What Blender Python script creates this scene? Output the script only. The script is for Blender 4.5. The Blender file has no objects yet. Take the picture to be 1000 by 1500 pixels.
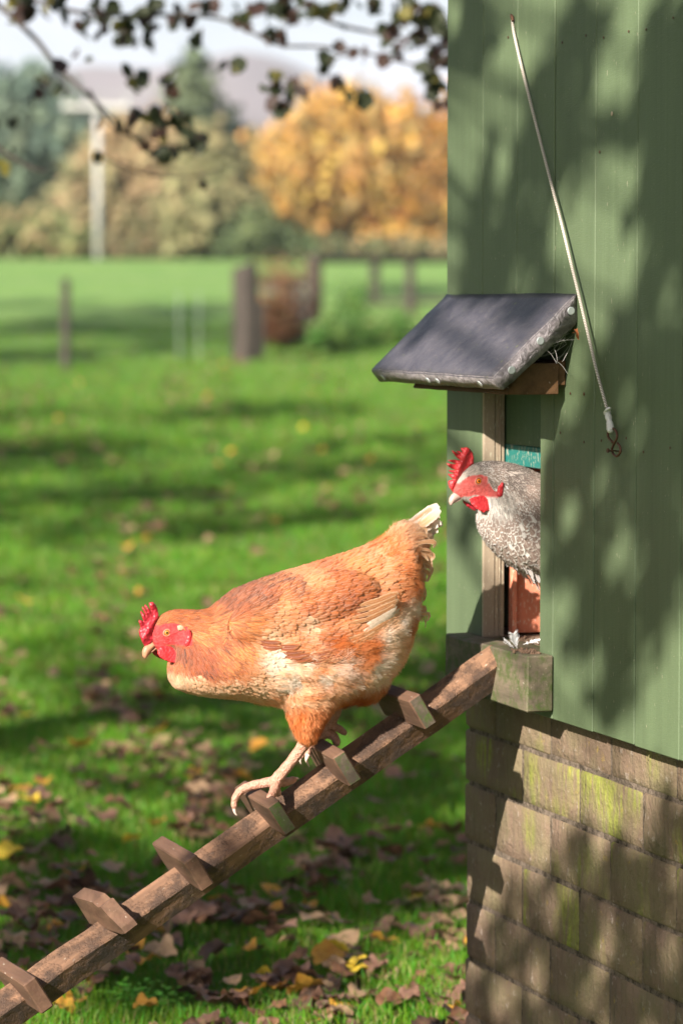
import bpy, bmesh, math, random
import numpy as np
from mathutils import Vector, Matrix, noise
from mathutils.bvhtree import BVHTree
from mathutils.geometry import delaunay_2d_cdt
random.seed(7); RNG = np.random.default_rng(7)
SC = bpy.context.scene; COL = SC.collection

# ------------------------------------------------------------------ camera
CAMZ = 1.15; F = 4600.0
PITCH = math.atan(305 / F)
CAM = Vector((0, 0, CAMZ))
FWD = Vector((0, math.cos(PITCH), -math.sin(PITCH))); UPV = Vector((0, math.sin(PITCH), math.cos(PITCH)))
cd = bpy.data.cameras.new('camera'); cam = bpy.data.objects.new('camera', cd); COL.objects.link(cam)
cam.location = CAM; cam.rotation_euler = (math.pi / 2 - PITCH, 0, 0)
cd.sensor_fit = 'HORIZONTAL'; cd.sensor_width = 24.0; cd.lens = 24.0 * F / 1000.0
cd.clip_start = 0.1; cd.clip_end = 6000
cd.dof.use_dof = True; cd.dof.focus_distance = 4.13; cd.dof.aperture_fstop = 4.6; cd.dof.aperture_blades = 9
SC.camera = cam

def ray(px, py):
    return FWD + Vector(((px - 500) / F, 0, 0)) + UPV * ((750 - py) / F)
# shed frame: N out of the front wall, W along it away from the camera
_a = math.atan(1580 / F)
WV = Vector((-math.sin(_a), math.cos(_a), 0)); NV = Vector((-math.cos(_a), -math.sin(_a), 0))
_r = ray(845, 428); O = CAM + _r * (4.2 / _r.y); O.z = 0
def P(p, t, z): return O + NV * p + WV * t + Vector((0, 0, z))
def loc(v): d = v - O; return (d.dot(NV), d.dot(WV), v.z)
def onT(px, py, t):                      # point of that sight line in the plane at distance t along the wall
    r = ray(px, py); q = O + WV * t
    return CAM + r * ((q - CAM).dot(WV) / r.dot(WV))
def onP(px, py, p=0.0):                  # ... in the plane p out of the wall
    r = ray(px, py); q = O + NV * p
    return CAM + r * ((q - CAM).dot(NV) / r.dot(NV))
def TZ(px, py, p=0.0): a = loc(onP(px, py, p)); return a[1], a[2]
def PZ(px, py, t=0.0): a = loc(onT(px, py, t)); return a[0], a[2]
def proj(v):
    d = v - CAM; k = d.dot(FWD)
    return (500 + F * d.x / k, 750 - F * d.dot(UPV) / k, k)
def atdepth(px, py, d): r = ray(px, py); return CAM + r * (d / r.y)

# sun: the eave corner and where its shadow lands on the wall
_c = onT(737, 573, 0.0); _s = onP(812, 646, 0.0)
LIGHT = (_s - _c).normalized(); TOSUN = -LIGHT
elev = math.asin(TOSUN.z); azim = math.atan2(TOSUN.x, TOSUN.y)
sd = bpy.data.lights.new('sun', 'SUN'); sd.energy = 5.0; sd.angle = math.radians(0.53); sd.color = (1.0, 0.93, 0.83)
so = bpy.data.objects.new('sun', sd); COL.objects.link(so); so.location = (-4, -6, 8)
so.rotation_euler = LIGHT.to_track_quat('-Z', 'Y').to_euler()

# world
wd = bpy.data.worlds.new('World'); SC.world = wd; wd.use_nodes = True
nt = wd.node_tree; nt.nodes.clear()
wo = nt.nodes.new('ShaderNodeOutputWorld'); bg = nt.nodes.new('ShaderNodeBackground')
sky = nt.nodes.new('ShaderNodeTexSky'); sky.sky_type = 'NISHITA'; sky.sun_disc = False
sky.sun_elevation = elev; sky.sun_rotation = azim % (2 * math.pi); sky.air_density = 1.0; sky.dust_density = 1.5
tc = nt.nodes.new('ShaderNodeTexCoord'); mp = nt.nodes.new('ShaderNodeMapping'); mp.inputs['Scale'].default_value = (3, 3, 9)
nz = nt.nodes.new('ShaderNodeTexNoise'); nz.inputs['Scale'].default_value = 1.6; nz.inputs['Detail'].default_value = 7; nz.inputs['Roughness'].default_value = .55
cr = nt.nodes.new('ShaderNodeMapRange'); cr.inputs['From Min'].default_value = .42; cr.inputs['From Max'].default_value = .66
cr.inputs['To Min'].default_value = .35; cr.inputs['To Max'].default_value = .97
mx = nt.nodes.new('ShaderNodeMix'); mx.data_type = 'RGBA'; mx.inputs[7].default_value = (8.6, 8.8, 9.8, 1)
nt.links.new(tc.outputs['Generated'], mp.inputs[0]); nt.links.new(mp.outputs[0], nz.inputs['Vector'])
nt.links.new(nz.outputs['Fac'], cr.inputs['Value'])
sx = nt.nodes.new('ShaderNodeSeparateXYZ'); hz = nt.nodes.new('ShaderNodeMapRange'); hz.inputs['From Min'].default_value = .30; hz.inputs['From Max'].default_value = .08; hz.inputs['To Min'].default_value = .28; hz.inputs['To Max'].default_value = 1.0
ml = nt.nodes.new('ShaderNodeMath'); ml.operation = 'MULTIPLY'; nt.links.new(tc.outputs['Generated'], sx.inputs[0]); nt.links.new(sx.outputs[2], hz.inputs['Value'])
nt.links.new(cr.outputs[0], ml.inputs[0]); nt.links.new(hz.outputs[0], ml.inputs[1]); nt.links.new(ml.outputs[0], mx.inputs[0])
nt.links.new(sky.outputs[0], mx.inputs[6]); nt.links.new(mx.outputs[2], bg.inputs['Color'])
bg.inputs['Strength'].default_value = 0.05; nt.links.new(bg.outputs[0], wo.inputs['Surface'])
SC.view_settings.view_transform = 'Standard'; SC.view_settings.look = 'None'
SC.view_settings.exposure = 1.35; SC.view_settings.gamma = 1.0; SC.view_settings.use_curve_mapping = False
SC.cycles.max_bounces = 6; SC.cycles.transparent_max_bounces = 6; SC.cycles.use_denoising = True

# ------------------------------------------------------------------ object helpers
WM = {}
def put(o, mw, parent=None):
    COL.objects.link(o); WM[o.name] = mw.copy()
    if parent is None: o.matrix_world = mw
    else:
        o.parent = parent; o.matrix_local = WM[parent.name].inverted() @ mw
    return o
def tag(o, label=None, cat=None, group=None, kind=None):
    if label: o['label'] = label
    if cat: o['category'] = cat
    if group: o['group'] = group
    if kind: o['kind'] = kind
    return o
def empty(name, at, label, cat, group=None, rot=None):
    o = bpy.data.objects.new(name, None); o.empty_display_size = .05
    m = Matrix.Translation(at)
    if rot is not None: m = m @ rot.to_4x4()
    put(o, m); return tag(o, label, cat, group)
def mesh_obj(name, verts, faces, mat, parent=None, mw=None, smooth=False, base=None):
    """verts in world space unless mw is given (then local to mw)"""
    me = bpy.data.meshes.new(name)
    if mw is None:
        vs = [Vector(v) for v in verts]
        if base is None: base = WM[parent.name].to_translation() if parent is not None else sum(vs, Vector()) / max(1, len(vs))
        mw = Matrix.Translation(base); verts = [v - base for v in vs]
    me.from_pydata([tuple(v) for v in verts], [], faces)
    if mat is not None:
        for m in (mat if isinstance(mat, (list, tuple)) else [mat]): me.materials.append(m)
    if smooth: me.polygons.foreach_set('use_smooth', [True] * len(me.polygons))
    me.update()
    return put(bpy.data.objects.new(name, me), mw, parent)
def np_mesh(name, V, quads, mat, parent=None, smooth=True, attrs=None, base=None, kind=None, tris=None):
    """big numpy mesh. V (n,3) world; quads (m,4) or tris (m,3)"""
    base = Vector((0, 0, 0)) if base is None else base
    V = V - np.array(base)
    me = bpy.data.meshes.new(name)
    fl = []
    nq = 0 if quads is None else len(quads); ntr = 0 if tris is None else len(tris)
    me.vertices.add(len(V)); me.vertices.foreach_set('co', V.astype(np.float32).ravel())
    loops = np.concatenate([a.ravel() for a in (quads, tris) if a is not None]).astype(np.int32)
    starts = np.concatenate([np.arange(nq) * 4, nq * 4 + np.arange(ntr) * 3]).astype(np.int32)
    me.loops.add(len(loops)); me.loops.foreach_set('vertex_index', loops)
    me.polygons.add(nq + ntr); me.polygons.foreach_set('loop_start', starts)
    me.polygons.foreach_set('use_smooth', np.full(nq + ntr, smooth))
    for k, (ty, arr) in (attrs or {}).items():
        at = me.attributes.new(k, ty, 'POINT')
        at.data.foreach_set('color' if ty == 'FLOAT_COLOR' else 'vector', arr.astype(np.float32).ravel())
    me.materials.append(mat); me.update(calc_edges=True)
    o = put(bpy.data.objects.new(name, me), Matrix.Translation(base), parent)
    if kind: o['kind'] = kind
    return o
RS = Matrix((NV, -WV, Vector((0, 0, 1)))).transposed()        # shed axes: x = p, y = -t, z
def bevel_box(sx, sy, sz, bev=.001, jit=0.0, cuts=0, seed=0):
    bm = bmesh.new(); bmesh.ops.create_cube(bm, size=1)
    for v in bm.verts: v.co = Vector((v.co.x * sx, v.co.y * sy, v.co.z * sz))
    if bev: bmesh.ops.bevel(bm, geom=list(bm.edges), offset=bev, segments=1, affect='EDGES')
    if cuts:
        bmesh.ops.subdivide_edges(bm, edges=[e for e in bm.edges if e.calc_length() > .25 * max(sx, sy, sz)], cuts=cuts, use_grid_fill=True)
    if jit:
        for v in bm.verts:
            q = v.co * 23 + Vector((seed * 7.3, seed * 3.1, seed))
            v.co += noise.noise_vector(q) * jit
    me = bpy.data.meshes.new('m'); bm.to_mesh(me); bm.free(); return me
def sbox(name, p, t, z, mat, parent=None, bev=.001, jit=0, cuts=0, seed=0):
    c = P((p[0] + p[1]) / 2, (t[0] + t[1]) / 2, (z[0] + z[1]) / 2)
    me = bevel_box(abs(p[1] - p[0]), abs(t[1] - t[0]), abs(z[1] - z[0]), bev, jit, cuts, seed); me.name = name
    me.materials.append(mat)
    return put(bpy.data.objects.new(name, me), Matrix.Translation(c) @ RS.to_4x4(), parent)
def tube(pts, rad, n=8, cap=True):
    V, Fc = [], []; pts = [Vector(p) for p in pts]; prev = None
    for i, p in enumerate(pts):
        d = (pts[min(i + 1, len(pts) - 1)] - pts[max(i - 1, 0)]).normalized()
        if prev is None:
            a = d.orthogonal().normalized()
        else:
            a = prev - d * prev.dot(d); a = a.normalized() if a.length > 1e-6 else d.orthogonal().normalized()
        prev = a; b = d.cross(a); r = rad[i] if hasattr(rad, '__len__') else rad
        for k in range(n):
            th = 2 * math.pi * k / n; V.append(p + (a * math.cos(th) + b * math.sin(th)) * r)
    for i in range(len(pts) - 1):
        for k in range(n):
            k2 = (k + 1) % n; Fc.append((i * n + k, i * n + k2, (i + 1) * n + k2, (i + 1) * n + k))
    if cap:
        Fc.append(tuple(range(n))[::-1]); Fc.append(tuple((len(pts) - 1) * n + k for k in range(n)))
    return V, Fc
def join(parts):
    V, Fc = [], []
    for v, f in parts:
        o = len(V); V += list(v); Fc += [tuple(i + o for i in q) for q in f]
    return V, Fc
def spline(pts, n=6):
    pts = [Vector(p) for p in pts]; out = []
    for i in range(len(pts) - 1):
        p0 = pts[max(i - 1, 0)]; p1 = pts[i]; p2 = pts[i + 1]; p3 = pts[min(i + 2, len(pts) - 1)]
        for k in range(n):
            t = k / n
            out.append(.5 * ((2 * p1) + (p2 - p0) * t + (2 * p0 - 5 * p1 + 4 * p2 - p3) * t * t + (3 * p1 - p0 - 3 * p2 + p3) * t ** 3))
    out.append(pts[-1]); return out

# ------------------------------------------------------------------ materials
class MT:
    def __init__(s, name, rough=.8, spec=.3):
        s.m = bpy.data.materials.new(name); s.m.use_nodes = True; s.n = s.m.node_tree; s.n.nodes.clear()
        s.out = s.n.nodes.new('ShaderNodeOutputMaterial'); s.b = s.n.nodes.new('ShaderNodeBsdfPrincipled')
        s.b.inputs['Roughness'].default_value = rough; s.b.inputs['Specular IOR Level'].default_value = spec
        s.l(s.b.outputs[0], s.out.inputs[0])
    def l(s, a, b): s.n.links.new(a, b)
    def N(s, ty, **kw):
        x = s.n.nodes.new(ty)
        for k, v in kw.items(): setattr(x, k, v)
        return x
    def pos(s, scale=(1, 1, 1), obj=True, rnd=False):
        c = s.N('ShaderNodeTexCoord'); m = s.N('ShaderNodeMapping'); m.inputs['Scale'].default_value = scale
        s.l(c.outputs['Object'] if obj else c.outputs['Generated'], m.inputs[0])
        if rnd:
            i = s.N('ShaderNodeObjectInfo'); k = s.N('ShaderNodeMath', operation='MULTIPLY'); k.inputs[1].default_value = 37.0
            s.l(i.outputs['Random'], k.inputs[0]); s.l(k.outputs[0], m.inputs['Location'])
        return m.outputs[0]
    def geo(s, scale=(1, 1, 1), rot=(0, 0, 0)):
        c = s.N('ShaderNodeNewGeometry'); m = s.N('ShaderNodeMapping'); m.inputs['Scale'].default_value = scale; m.inputs['Rotation'].default_value = rot
        s.l(c.outputs['Position'], m.inputs[0]); return m.outputs[0]
    def noise(s, vec, scale, detail=4, rough=.55, dist=0):
        x = s.N('ShaderNodeTexNoise'); x.inputs['Scale'].default_value = scale; x.inputs['Detail'].default_value = detail
        x.inputs['Roughness'].default_value = rough; x.inputs['Distortion'].default_value = dist
        s.l(vec, x.inputs['Vector']); return x.outputs['Fac']
    def ramp(s, v, a, b, lo=0., hi=1.):
        x = s.N('ShaderNodeMapRange'); x.inputs['From Min'].default_value = a; x.inputs['From Max'].default_value = b
        x.inputs['To Min'].default_value = lo; x.inputs['To Max'].default_value = hi; s.l(v, x.inputs['Value']); return x.outputs[0]
    def mix(s, f, a, b, blend='MIX'):
        x = s.N('ShaderNodeMix', data_type='RGBA', blend_type=blend)
        for i, q in ((0, f), (6, a), (7, b)):
            if isinstance(q, (int, float)): x.inputs[i].default_value = q
            elif isinstance(q, tuple): x.inputs[i].default_value = (*q[:3], 1)
            else: s.l(q, x.inputs[i])
        return x.outputs[2]
    def math(s, op, a, b=0.):
        x = s.N('ShaderNodeMath', operation=op)
        for i, q in ((0, a), (1, b)):
            if isinstance(q, (int, float)): x.inputs[i].default_value = q
            else: s.l(q, x.inputs[i])
        return x.outputs[0]
    def attr(s, name): x = s.N('ShaderNodeAttribute'); x.attribute_name = name; return x
    def col(s, c):
        if isinstance(c, tuple): s.b.inputs['Base Color'].default_value = (*c, 1)
        else: s.l(c, s.b.inputs['Base Color'])
    def bump(s, h, dist=.001, strength=1.):
        x = s.N('ShaderNodeBump'); x.inputs['Distance'].default_value = dist; x.inputs['Strength'].default_value = strength
        s.l(h, x.inputs['Height']); s.l(x.outputs[0], s.b.inputs['Normal'])
    def translucent(s, col, f=.3):
        t = s.N('ShaderNodeBsdfTranslucent'); m = s.N('ShaderNodeMixShader'); m.inputs[0].default_value = f
        if isinstance(col, tuple): t.inputs[0].default_value = (*col, 1)
        else: s.l(col, t.inputs[0])
        s.l(s.b.outputs[0], m.inputs[1]); s.l(t.outputs[0], m.inputs[2]); s.l(m.outputs[0], s.out.inputs[0])

def painted(name, base, worn, wornamt=.72, mould=.5):
    m = MT(name, .6, .35); v = m.pos((30, 30, 1.6), rnd=True); g = m.noise(v, 2.4, 6, .55)
    v2 = m.pos((5, 5, 1.2), rnd=True); big = m.noise(v2, 1.4, 5, .6)
    v3 = m.pos((40, 40, 260), rnd=True); saw = m.noise(v3, 2.2, 3, .6)
    c = m.mix(m.ramp(g, .3, .7), tuple(x * .93 for x in base), tuple(min(1, x * 1.07) for x in base))
    c = m.mix(m.ramp(big, .45, .8, 0, mould), c, tuple(x * .5 for x in base))
    c = m.mix(m.ramp(saw, .35, .75, 0, .22), c, tuple(x * .72 for x in base))
    dv = m.pos((160, 160, 50), rnd=True); sp = m.noise(dv, 2.0, 2, .5)
    c = m.mix(m.ramp(sp, wornamt, wornamt + .05, 0, .75), c, worn)
    sv = m.pos((90, 90, 4), rnd=True); st = m.noise(sv, 2.0, 4, .7)
    c = m.mix(m.ramp(st, .69, .76, 0, .5), c, worn)
    m.col(c); h = m.math('ADD', m.math('MULTIPLY', g, .7), m.math('MULTIPLY', saw, .6)); m.bump(h, .0008, .8); return m.m
M = {}
M['green'] = painted('sage green paint', (.100, .136, .070), (.36, .32, .23))
M['beige'] = painted('worn beige frame', (.36, .28, .20), (.50, .45, .33), .62, .4)
M['shadegreen'] = painted('shade darkened green paint', (.06, .10, .045), (.3, .28, .2), .7)  # slide door green with the canopy's shadow put into the colour
M['teal'] = painted('teal paint', (.015, .14, .12), (.40, .35, .26), .6, .1)
M['red'] = painted('red lining paint', (.72, .25, .15), (.75, .55, .42), .58, .15)
M['roofm'] = MT('roof sheet', .7).m
def wood(name, c1, c2, axis=0, mud=None, moss=0.0, rough=.75, bump=.0015):
    m = MT(name, rough, .3); sc = [34, 34, 34]; sc[axis] = 2.2; v = m.pos(tuple(sc), rnd=True)
    g = m.noise(v, 2.2, 6, .6, .3); sc2 = [9, 9, 9]; sc2[axis] = 3; w = m.noise(m.pos(tuple(sc2), rnd=True), 2.0, 5, .6)
    c = m.mix(m.ramp(g, .32, .68), c1, c2); c = m.mix(m.ramp(w, .5, .72, 0, .75), c, tuple(x * .38 for x in c1))
    sc3 = [120] * 3; sc3[axis] = 40; c = m.mix(m.ramp(m.noise(m.pos(tuple(sc3), rnd=True), 1.5, 3), .68, .76, 0, .5), c, (.62, .55, .45))
    h = g
    if moss:
        f = m.ramp(m.noise(m.pos((30, 30, 30), rnd=True), 1.6, 6, .7), .45, .62, 0, moss)
        c = m.mix(f, c, (.045, .075, .012))
    if mud:
        f = m.ramp(m.noise(m.pos((22, 22, 22), rnd=True), 1.3, 5, .65), .42, .6)
        n = m.noise(m.pos((150, 150, 150)), 1.5, 4, .65, 1.5); c = m.mix(m.math('MULTIPLY', f, .8), c, mud)
        h = m.math('ADD', g, m.math('MULTIPLY', m.math('MULTIPLY', n, f), 5.0))
    m.col(c); m.bump(h, bump, .9); return m.m
M['ladder'] = wood('weathered brown timber', (.13, .07, .042), (.26, .14, .08), 0, (.075, .048, .036))
M['cleat'] = wood('cleat timber', (.080, .040, .025), (.15, .080, .050), 1, None, .05)
M['cleatmoss'] = wood('mossy cleat timber', (.075, .055, .04), (.11, .085, .06), 1, None, 1.0)
M['sill'] = wood('old sill timber', (.10, .080, .055), (.165, .13, .09), 1, None, .8)
M['sillend'] = wood('sill end grain', (.105, .105, .055), (.18, .17, .10), 2, None, .9)
M['bracket'] = wood('bracket timber', (.085, .042, .017), (.14, .07, .03), 1)  # brown darkened to carry the shade under the canopy slab
M['post'] = wood('fence post timber', (.03, .024, .02), (.085, .065, .052), 2)  # darkened so the colour stands in for tree shade on the posts
M['bark'] = wood('tree bark', (.035, .028, .022), (.08, .062, .05), 2)
M['pale_pole'] = wood('pale pole timber', (.42, .40, .39), (.52, .50, .48), 2)
def brickm(name, algae):
    m = MT(name, .93, .15); v = m.pos((1, 1, 1), rnd=True)
    a = m.noise(v, 9, 6, .65); b = m.noise(m.pos((70, 70, 9), rnd=True), 1.6, 5, .65); f = m.noise(v, 120, 3, .6); sp = m.noise(v, 55, 5, .7)
    i = m.N('ShaderNodeObjectInfo')
    c = m.mix(m.ramp(a, .3, .7), (.135, .092, .062), (.245, .175, .118)); c = m.mix(m.ramp(i.outputs['Random'], 0, 1, 0, .6), c, (.19, .125, .095))
    c = m.mix(m.ramp(b, .5, .75, 0, .55), c, (.07, .06, .045)); c = m.mix(m.ramp(sp, .60, .68, 0, .7), c, (.36, .29, .25))
    g = m.noise(m.pos((45, 45, 7), rnd=True), 1.3, 5, .65); patch = m.noise(m.pos((9, 9, 7), rnd=True), 1.0, 3, .5)
    gf = m.math('MULTIPLY', m.ramp(g, .40, .58), m.ramp(patch, .60 - algae * .14, .74 - algae * .14))
    c = m.mix(m.math('MULTIPLY', gf, .85), c, m.mix(m.ramp(f, .3, .7), (.16, .18, .025), (.30, .33, .05)))
    y = m.noise(v, 38, 5, .75); c = m.mix(m.ramp(y, .62, .68, 0, .5), c, (.38, .26, .05))
    c = m.mix(m.ramp(a, .42, .7, 0, .6), c, (.12, .125, .05))
    m.col(c); m.bump(m.math('ADD', m.math('MULTIPLY', f, .7), m.math('ADD', m.math('MULTIPLY', sp, 1.3), m.math('MULTIPLY', b, .5))), .004, 1.); return m.m
M['brick'] = brickm('weathered brick', .15); M['brick_algae'] = brickm('brick with algae', 1.0)
m = MT('mortar', .95, .1); a = m.noise(m.pos((1, 1, 1)), 70, 6, .75); m.col(m.mix(m.ramp(a, .35, .65), (.05, .04, .03), (.26, .20, .155))); m.bump(a, .012); M['mortar'] = m.m; M['gap'] = m.m
m = MT('roofing felt', .48, .5); a = m.noise(m.pos((25, 25, 25)), 1.5, 6, .65); b = m.noise(m.pos((260, 60, 260)), 1.5, 4, .7)
c = m.mix(m.ramp(a, .35, .7), (.045, .042, .055), (.085, .078, .088)); c = m.mix(m.ramp(b, .55, .75, 0, .5), c, (.20, .16, .15))
c = m.mix(m.ramp(m.noise(m.pos((50, 50, 50)), 2, 5), .68, .73, 0, .7), c, (.16, .18, .06)); m.col(c)
m.bump(m.math('ADD', m.math('MULTIPLY', b, .3), a), .002, .8); M['felt'] = m.m
m = MT('felt edge', .33, .7); w = m.noise(m.pos((45, 45, 45)), 1.4, 6, .6, 1.2); m.col(m.mix(m.ramp(w, .35, .65), (.10, .085, .09), (.30, .26, .27))); m.bump(w, .007, 1.); M['feltedge'] = m.m
m = MT('galvanised', .45, .5); m.b.inputs['Metallic'].default_value = .6; m.col((.50, .53, .53)); M['galv'] = m.m
m = MT('rusty iron', .55, .5); m.b.inputs['Metallic'].default_value = .5; a = m.noise(m.pos((1, 1, 1)), 300, 4); m.col(m.mix(a, (.05, .025, .018), (.16, .07, .035))); M['iron'] = m.m
m = MT('cord', .8, .2); w = m.N('ShaderNodeTexWave', wave_type='BANDS', bands_direction='DIAGONAL'); w.inputs['Scale'].default_value = 130; m.l(m.pos(), w.inputs['Vector'])
m.col(m.mix(w.outputs['Fac'], (.30, .25, .21), (.66, .60, .52))); m.bump(w.outputs['Fac'], .001); M['cord'] = m.m
m = MT('tape', .5, .4); a = m.noise(m.pos(), 160, 4); m.col(m.mix(a, (.45, .42, .40), (.78, .76, .74))); m.bump(a, .002); M['tape'] = m.m
m = MT('cobweb', .8, .2); m.col((.55, .52, .5)); M['web'] = m.m
def plain(name, c, rough=.7, spec=.3): m = MT(name, rough, spec); m.col(c); return m.m
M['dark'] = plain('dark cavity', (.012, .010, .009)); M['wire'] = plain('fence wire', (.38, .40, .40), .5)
M['white'] = plain('white feather', (.80, .78, .78), .6); M['debris'] = plain('dung and grit', (.14, .085, .055), .9)
# ------------------------------------------------------------------ terrain
def sstep(a, b, x): x = np.clip((x - a) / (b - a), 0, 1); return x * x * (3 - 2 * x)
def gh(x, y):
    x = np.asarray(x, float); y = np.asarray(y, float)
    h = np.interp(y, [-50, 11, 20, 35, 60, 85, 100, 118, 180, 330, 500], [0, 0, .13, .50, 1.33, 2.14, 2.58, 2.72, 2.5, 1.0, 1.0])
    h = h + .012 * np.sin(x * 1.7 + y * .9) * np.cos(y * 1.3 - x * .6) * (y < 60) + .06 * np.sin(x * .09 + 1) * np.sin(y * .05) * sstep(40, 90, y)
    return h
def ghf(x, y): return float(gh(x, y))
def G(px, py):
    r = ray(px, py); k = 1.0
    while k < 160:
        k2 = k * 1.03 + .05; q = CAM + r * k2
        if q.z < ghf(q.x, q.y):
            for _ in range(14):
                m_ = (k + k2) / 2; q = CAM + r * m_
                if q.z < ghf(q.x, q.y): k2 = m_
                else: k = m_
            return CAM + r * k
        k = k2
    return None
ys = np.concatenate([np.linspace(-30, 0, 7)[:-1], np.linspace(0, 20, 41)[:-1], np.linspace(20, 60, 33)[:-1], np.linspace(60, 180, 49)[:-1], np.linspace(180, 420, 17)])
xs = np.concatenate([np.linspace(-260, -20, 17)[:-1], np.linspace(-20, 20, 61)[:-1], np.linspace(20, 260, 17)])
XX, YY = np.meshgrid(xs, ys); V = np.stack([XX, YY, gh(XX, YY)], -1).reshape(-1, 3)
nx = len(xs); ii = (np.arange(len(ys) - 1)[:, None] * nx + np.arange(nx - 1)[None]).ravel()
m = MT('pasture turf', .95, .1)
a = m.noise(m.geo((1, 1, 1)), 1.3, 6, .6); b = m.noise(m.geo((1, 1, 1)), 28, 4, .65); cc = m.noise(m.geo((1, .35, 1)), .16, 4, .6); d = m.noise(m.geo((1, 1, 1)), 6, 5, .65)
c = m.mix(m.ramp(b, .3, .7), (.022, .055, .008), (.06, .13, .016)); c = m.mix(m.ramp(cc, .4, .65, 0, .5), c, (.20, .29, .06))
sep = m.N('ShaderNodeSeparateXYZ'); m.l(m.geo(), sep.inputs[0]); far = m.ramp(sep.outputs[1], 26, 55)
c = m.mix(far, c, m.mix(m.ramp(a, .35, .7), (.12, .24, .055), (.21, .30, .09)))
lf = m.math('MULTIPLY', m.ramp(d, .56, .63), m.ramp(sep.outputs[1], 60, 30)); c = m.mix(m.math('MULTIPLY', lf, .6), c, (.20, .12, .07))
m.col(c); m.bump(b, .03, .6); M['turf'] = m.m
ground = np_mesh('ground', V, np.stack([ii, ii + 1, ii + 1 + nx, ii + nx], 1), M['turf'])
tag(ground, kind='structure')

# hills beyond the field
m = MT('moorland', .95, .05); a = m.noise(m.geo(), .004, 6, .6); b = m.noise(m.geo((1, 1, 3)), .02, 5, .6)
c = m.mix(m.ramp(a, .35, .65), (.20, .175, .185), (.26, .225, .225)); c = m.mix(m.ramp(b, .5, .7, 0, .6), c, (.20, .205, .17)); m.col(c); M['moor'] = m.m
def ridge(name, d, pts, depth, mat):
    hx = np.array([p[0] for p in pts], float); hy = np.array([p[1] for p in pts], float)
    X = np.linspace(-1500, 2500, 161); Yp = np.interp(X, hx, hy)
    V = []; nrow = 14
    for j in range(nrow):
        f = j / (nrow - 1)
        for i, (px, py) in enumerate(zip(X, Yp)):
            top = atdepth(px, py, d); x = top.x; hgt = top.z * math.sin(f * math.pi * .5 if f < 1 else math.pi / 2)
            n = noise.noise(Vector((x * .01, f * 3, 2))) * 7 * f * (1.15 - f)
            V.append((x, d - depth * (1 - f), -8 + (hgt + 8) + n if j else -8))
    for i, (px, py) in enumerate(zip(X, Yp)):
        top = atdepth(px, py, d); V.append((top.x, d + depth * .8, -8))
    n = len(X); Fc = [(j * n + i, j * n + i + 1, (j + 1) * n + i + 1, (j + 1) * n + i) for j in range(nrow) for i in range(n - 1)]
    o = mesh_obj(name, V, Fc, mat, base=Vector((0, d, 0)), smooth=True); tag(o, kind='structure'); return o
ridge('moorland_hill', 1200, [(-1500, 240), (-200, 170), (0, 150), (120, 135), (200, 118), (280, 122), (330, 108), (380, 98), (430, 112), (480, 138), (560, 172), (657, 200), (720, 225), (1000, 260), (2500, 300)], 700, M['moor'])

# ------------------------------------------------------------------ grass (blades), as wide as the camera sees plus a step to the side
def in_shed(x, y):
    dx = x - O.x; dy = y - O.y; p = dx * NV.x + dy * NV.y; t = dx * WV.x + dy * WV.y
    return (p < -.04) & (p > -1.6) & (t > -1.3) & (t < .47)
def grass_patch(n, y0, y1, hmin, hmax, wmin, name_, seed):
    rg = np.random.default_rng(seed)
    py = rg.uniform(y0, y1, n); px = rg.uniform(-260, 1060, n)
    u = np.tan(PITCH + np.arctan((py - 750) / F)); yy = CAMZ / u; xx = (px - 500) / F * yy
    k = ~in_shed(xx, yy) & ((px < 720) | (rg.random(n) < .25)); xx, yy = xx[k], yy[k]; n = len(xx)
    clump = np.array([noise.noise(Vector((a * 2.3, b * 2.3, 0))) for a, b in zip(xx, yy)])
    hgt = rg.uniform(hmin, hmax, n) * (1 + .8 * clump); az = rg.uniform(0, 2 * np.pi, n); lean = rg.uniform(.1, .9, n)
    wd_ = np.maximum(wmin, yy / F * 1.5) * rg.uniform(.7, 1.3, n)
    th = rg.uniform(-.7, .7, n); sx, sy = np.cos(th), np.sin(th)
    b0 = np.stack([xx, yy, gh(xx, yy) - .003], 1); side = np.stack([sx, sy, np.zeros(n)], 1) * wd_[:, None] * .5
    ld = np.stack([np.cos(az), np.sin(az), np.zeros(n)], 1)
    mid = b0 + ld * (hgt * lean * .28)[:, None] + np.array([0, 0, 1]) * (hgt * .6)[:, None]
    tip = b0 + ld * (hgt * lean * .85)[:, None] + np.array([0, 0, 1]) * (hgt * (1 - lean * .3))[:, None]
    V = np.stack([b0 - side, b0 + side, mid + side * .8, mid - side * .8, tip], 1).reshape(-1, 3)
    q = np.arange(n)[:, None] * 5
    base = np.stack([rg.uniform(.04, .13, n), rg.uniform(.12, .27, n), rg.uniform(.004, .015, n)], 1)
    dry = rg.random(n) < .05; base[dry] = np.array([.30, .24, .10]); base *= (1 + .35 * clump[:, None])
    colr = np.repeat(np.concatenate([base, np.ones((n, 1))], 1), 5, 0)
    return V, q + np.array([[0, 1, 2, 3]]), q + np.array([[3, 2, 4]]), colr
m = MT('grass blade', .55, .3); at = m.attr('Col'); m.col(at.outputs['Color']); m.translucent(m.mix(.5, at.outputs['Color'], (.08, .26, .01)), .35); M['grass'] = m.m
parts = [grass_patch(120000, 1010, 1640, .018, .052, .0022, 'a', 1), grass_patch(85000, 700, 1010, .022, .058, .003, 'b', 2), grass_patch(45000, 560, 700, .03, .07, .004, 'c', 3)]
off = 0; Vs, Qs, Ts, Cs = [], [], [], []
for v_, q_, t_, c_ in parts:
    Vs.append(v_); Qs.append(q_ + off); Ts.append(t_ + off); Cs.append(c_); off += len(v_)
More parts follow.
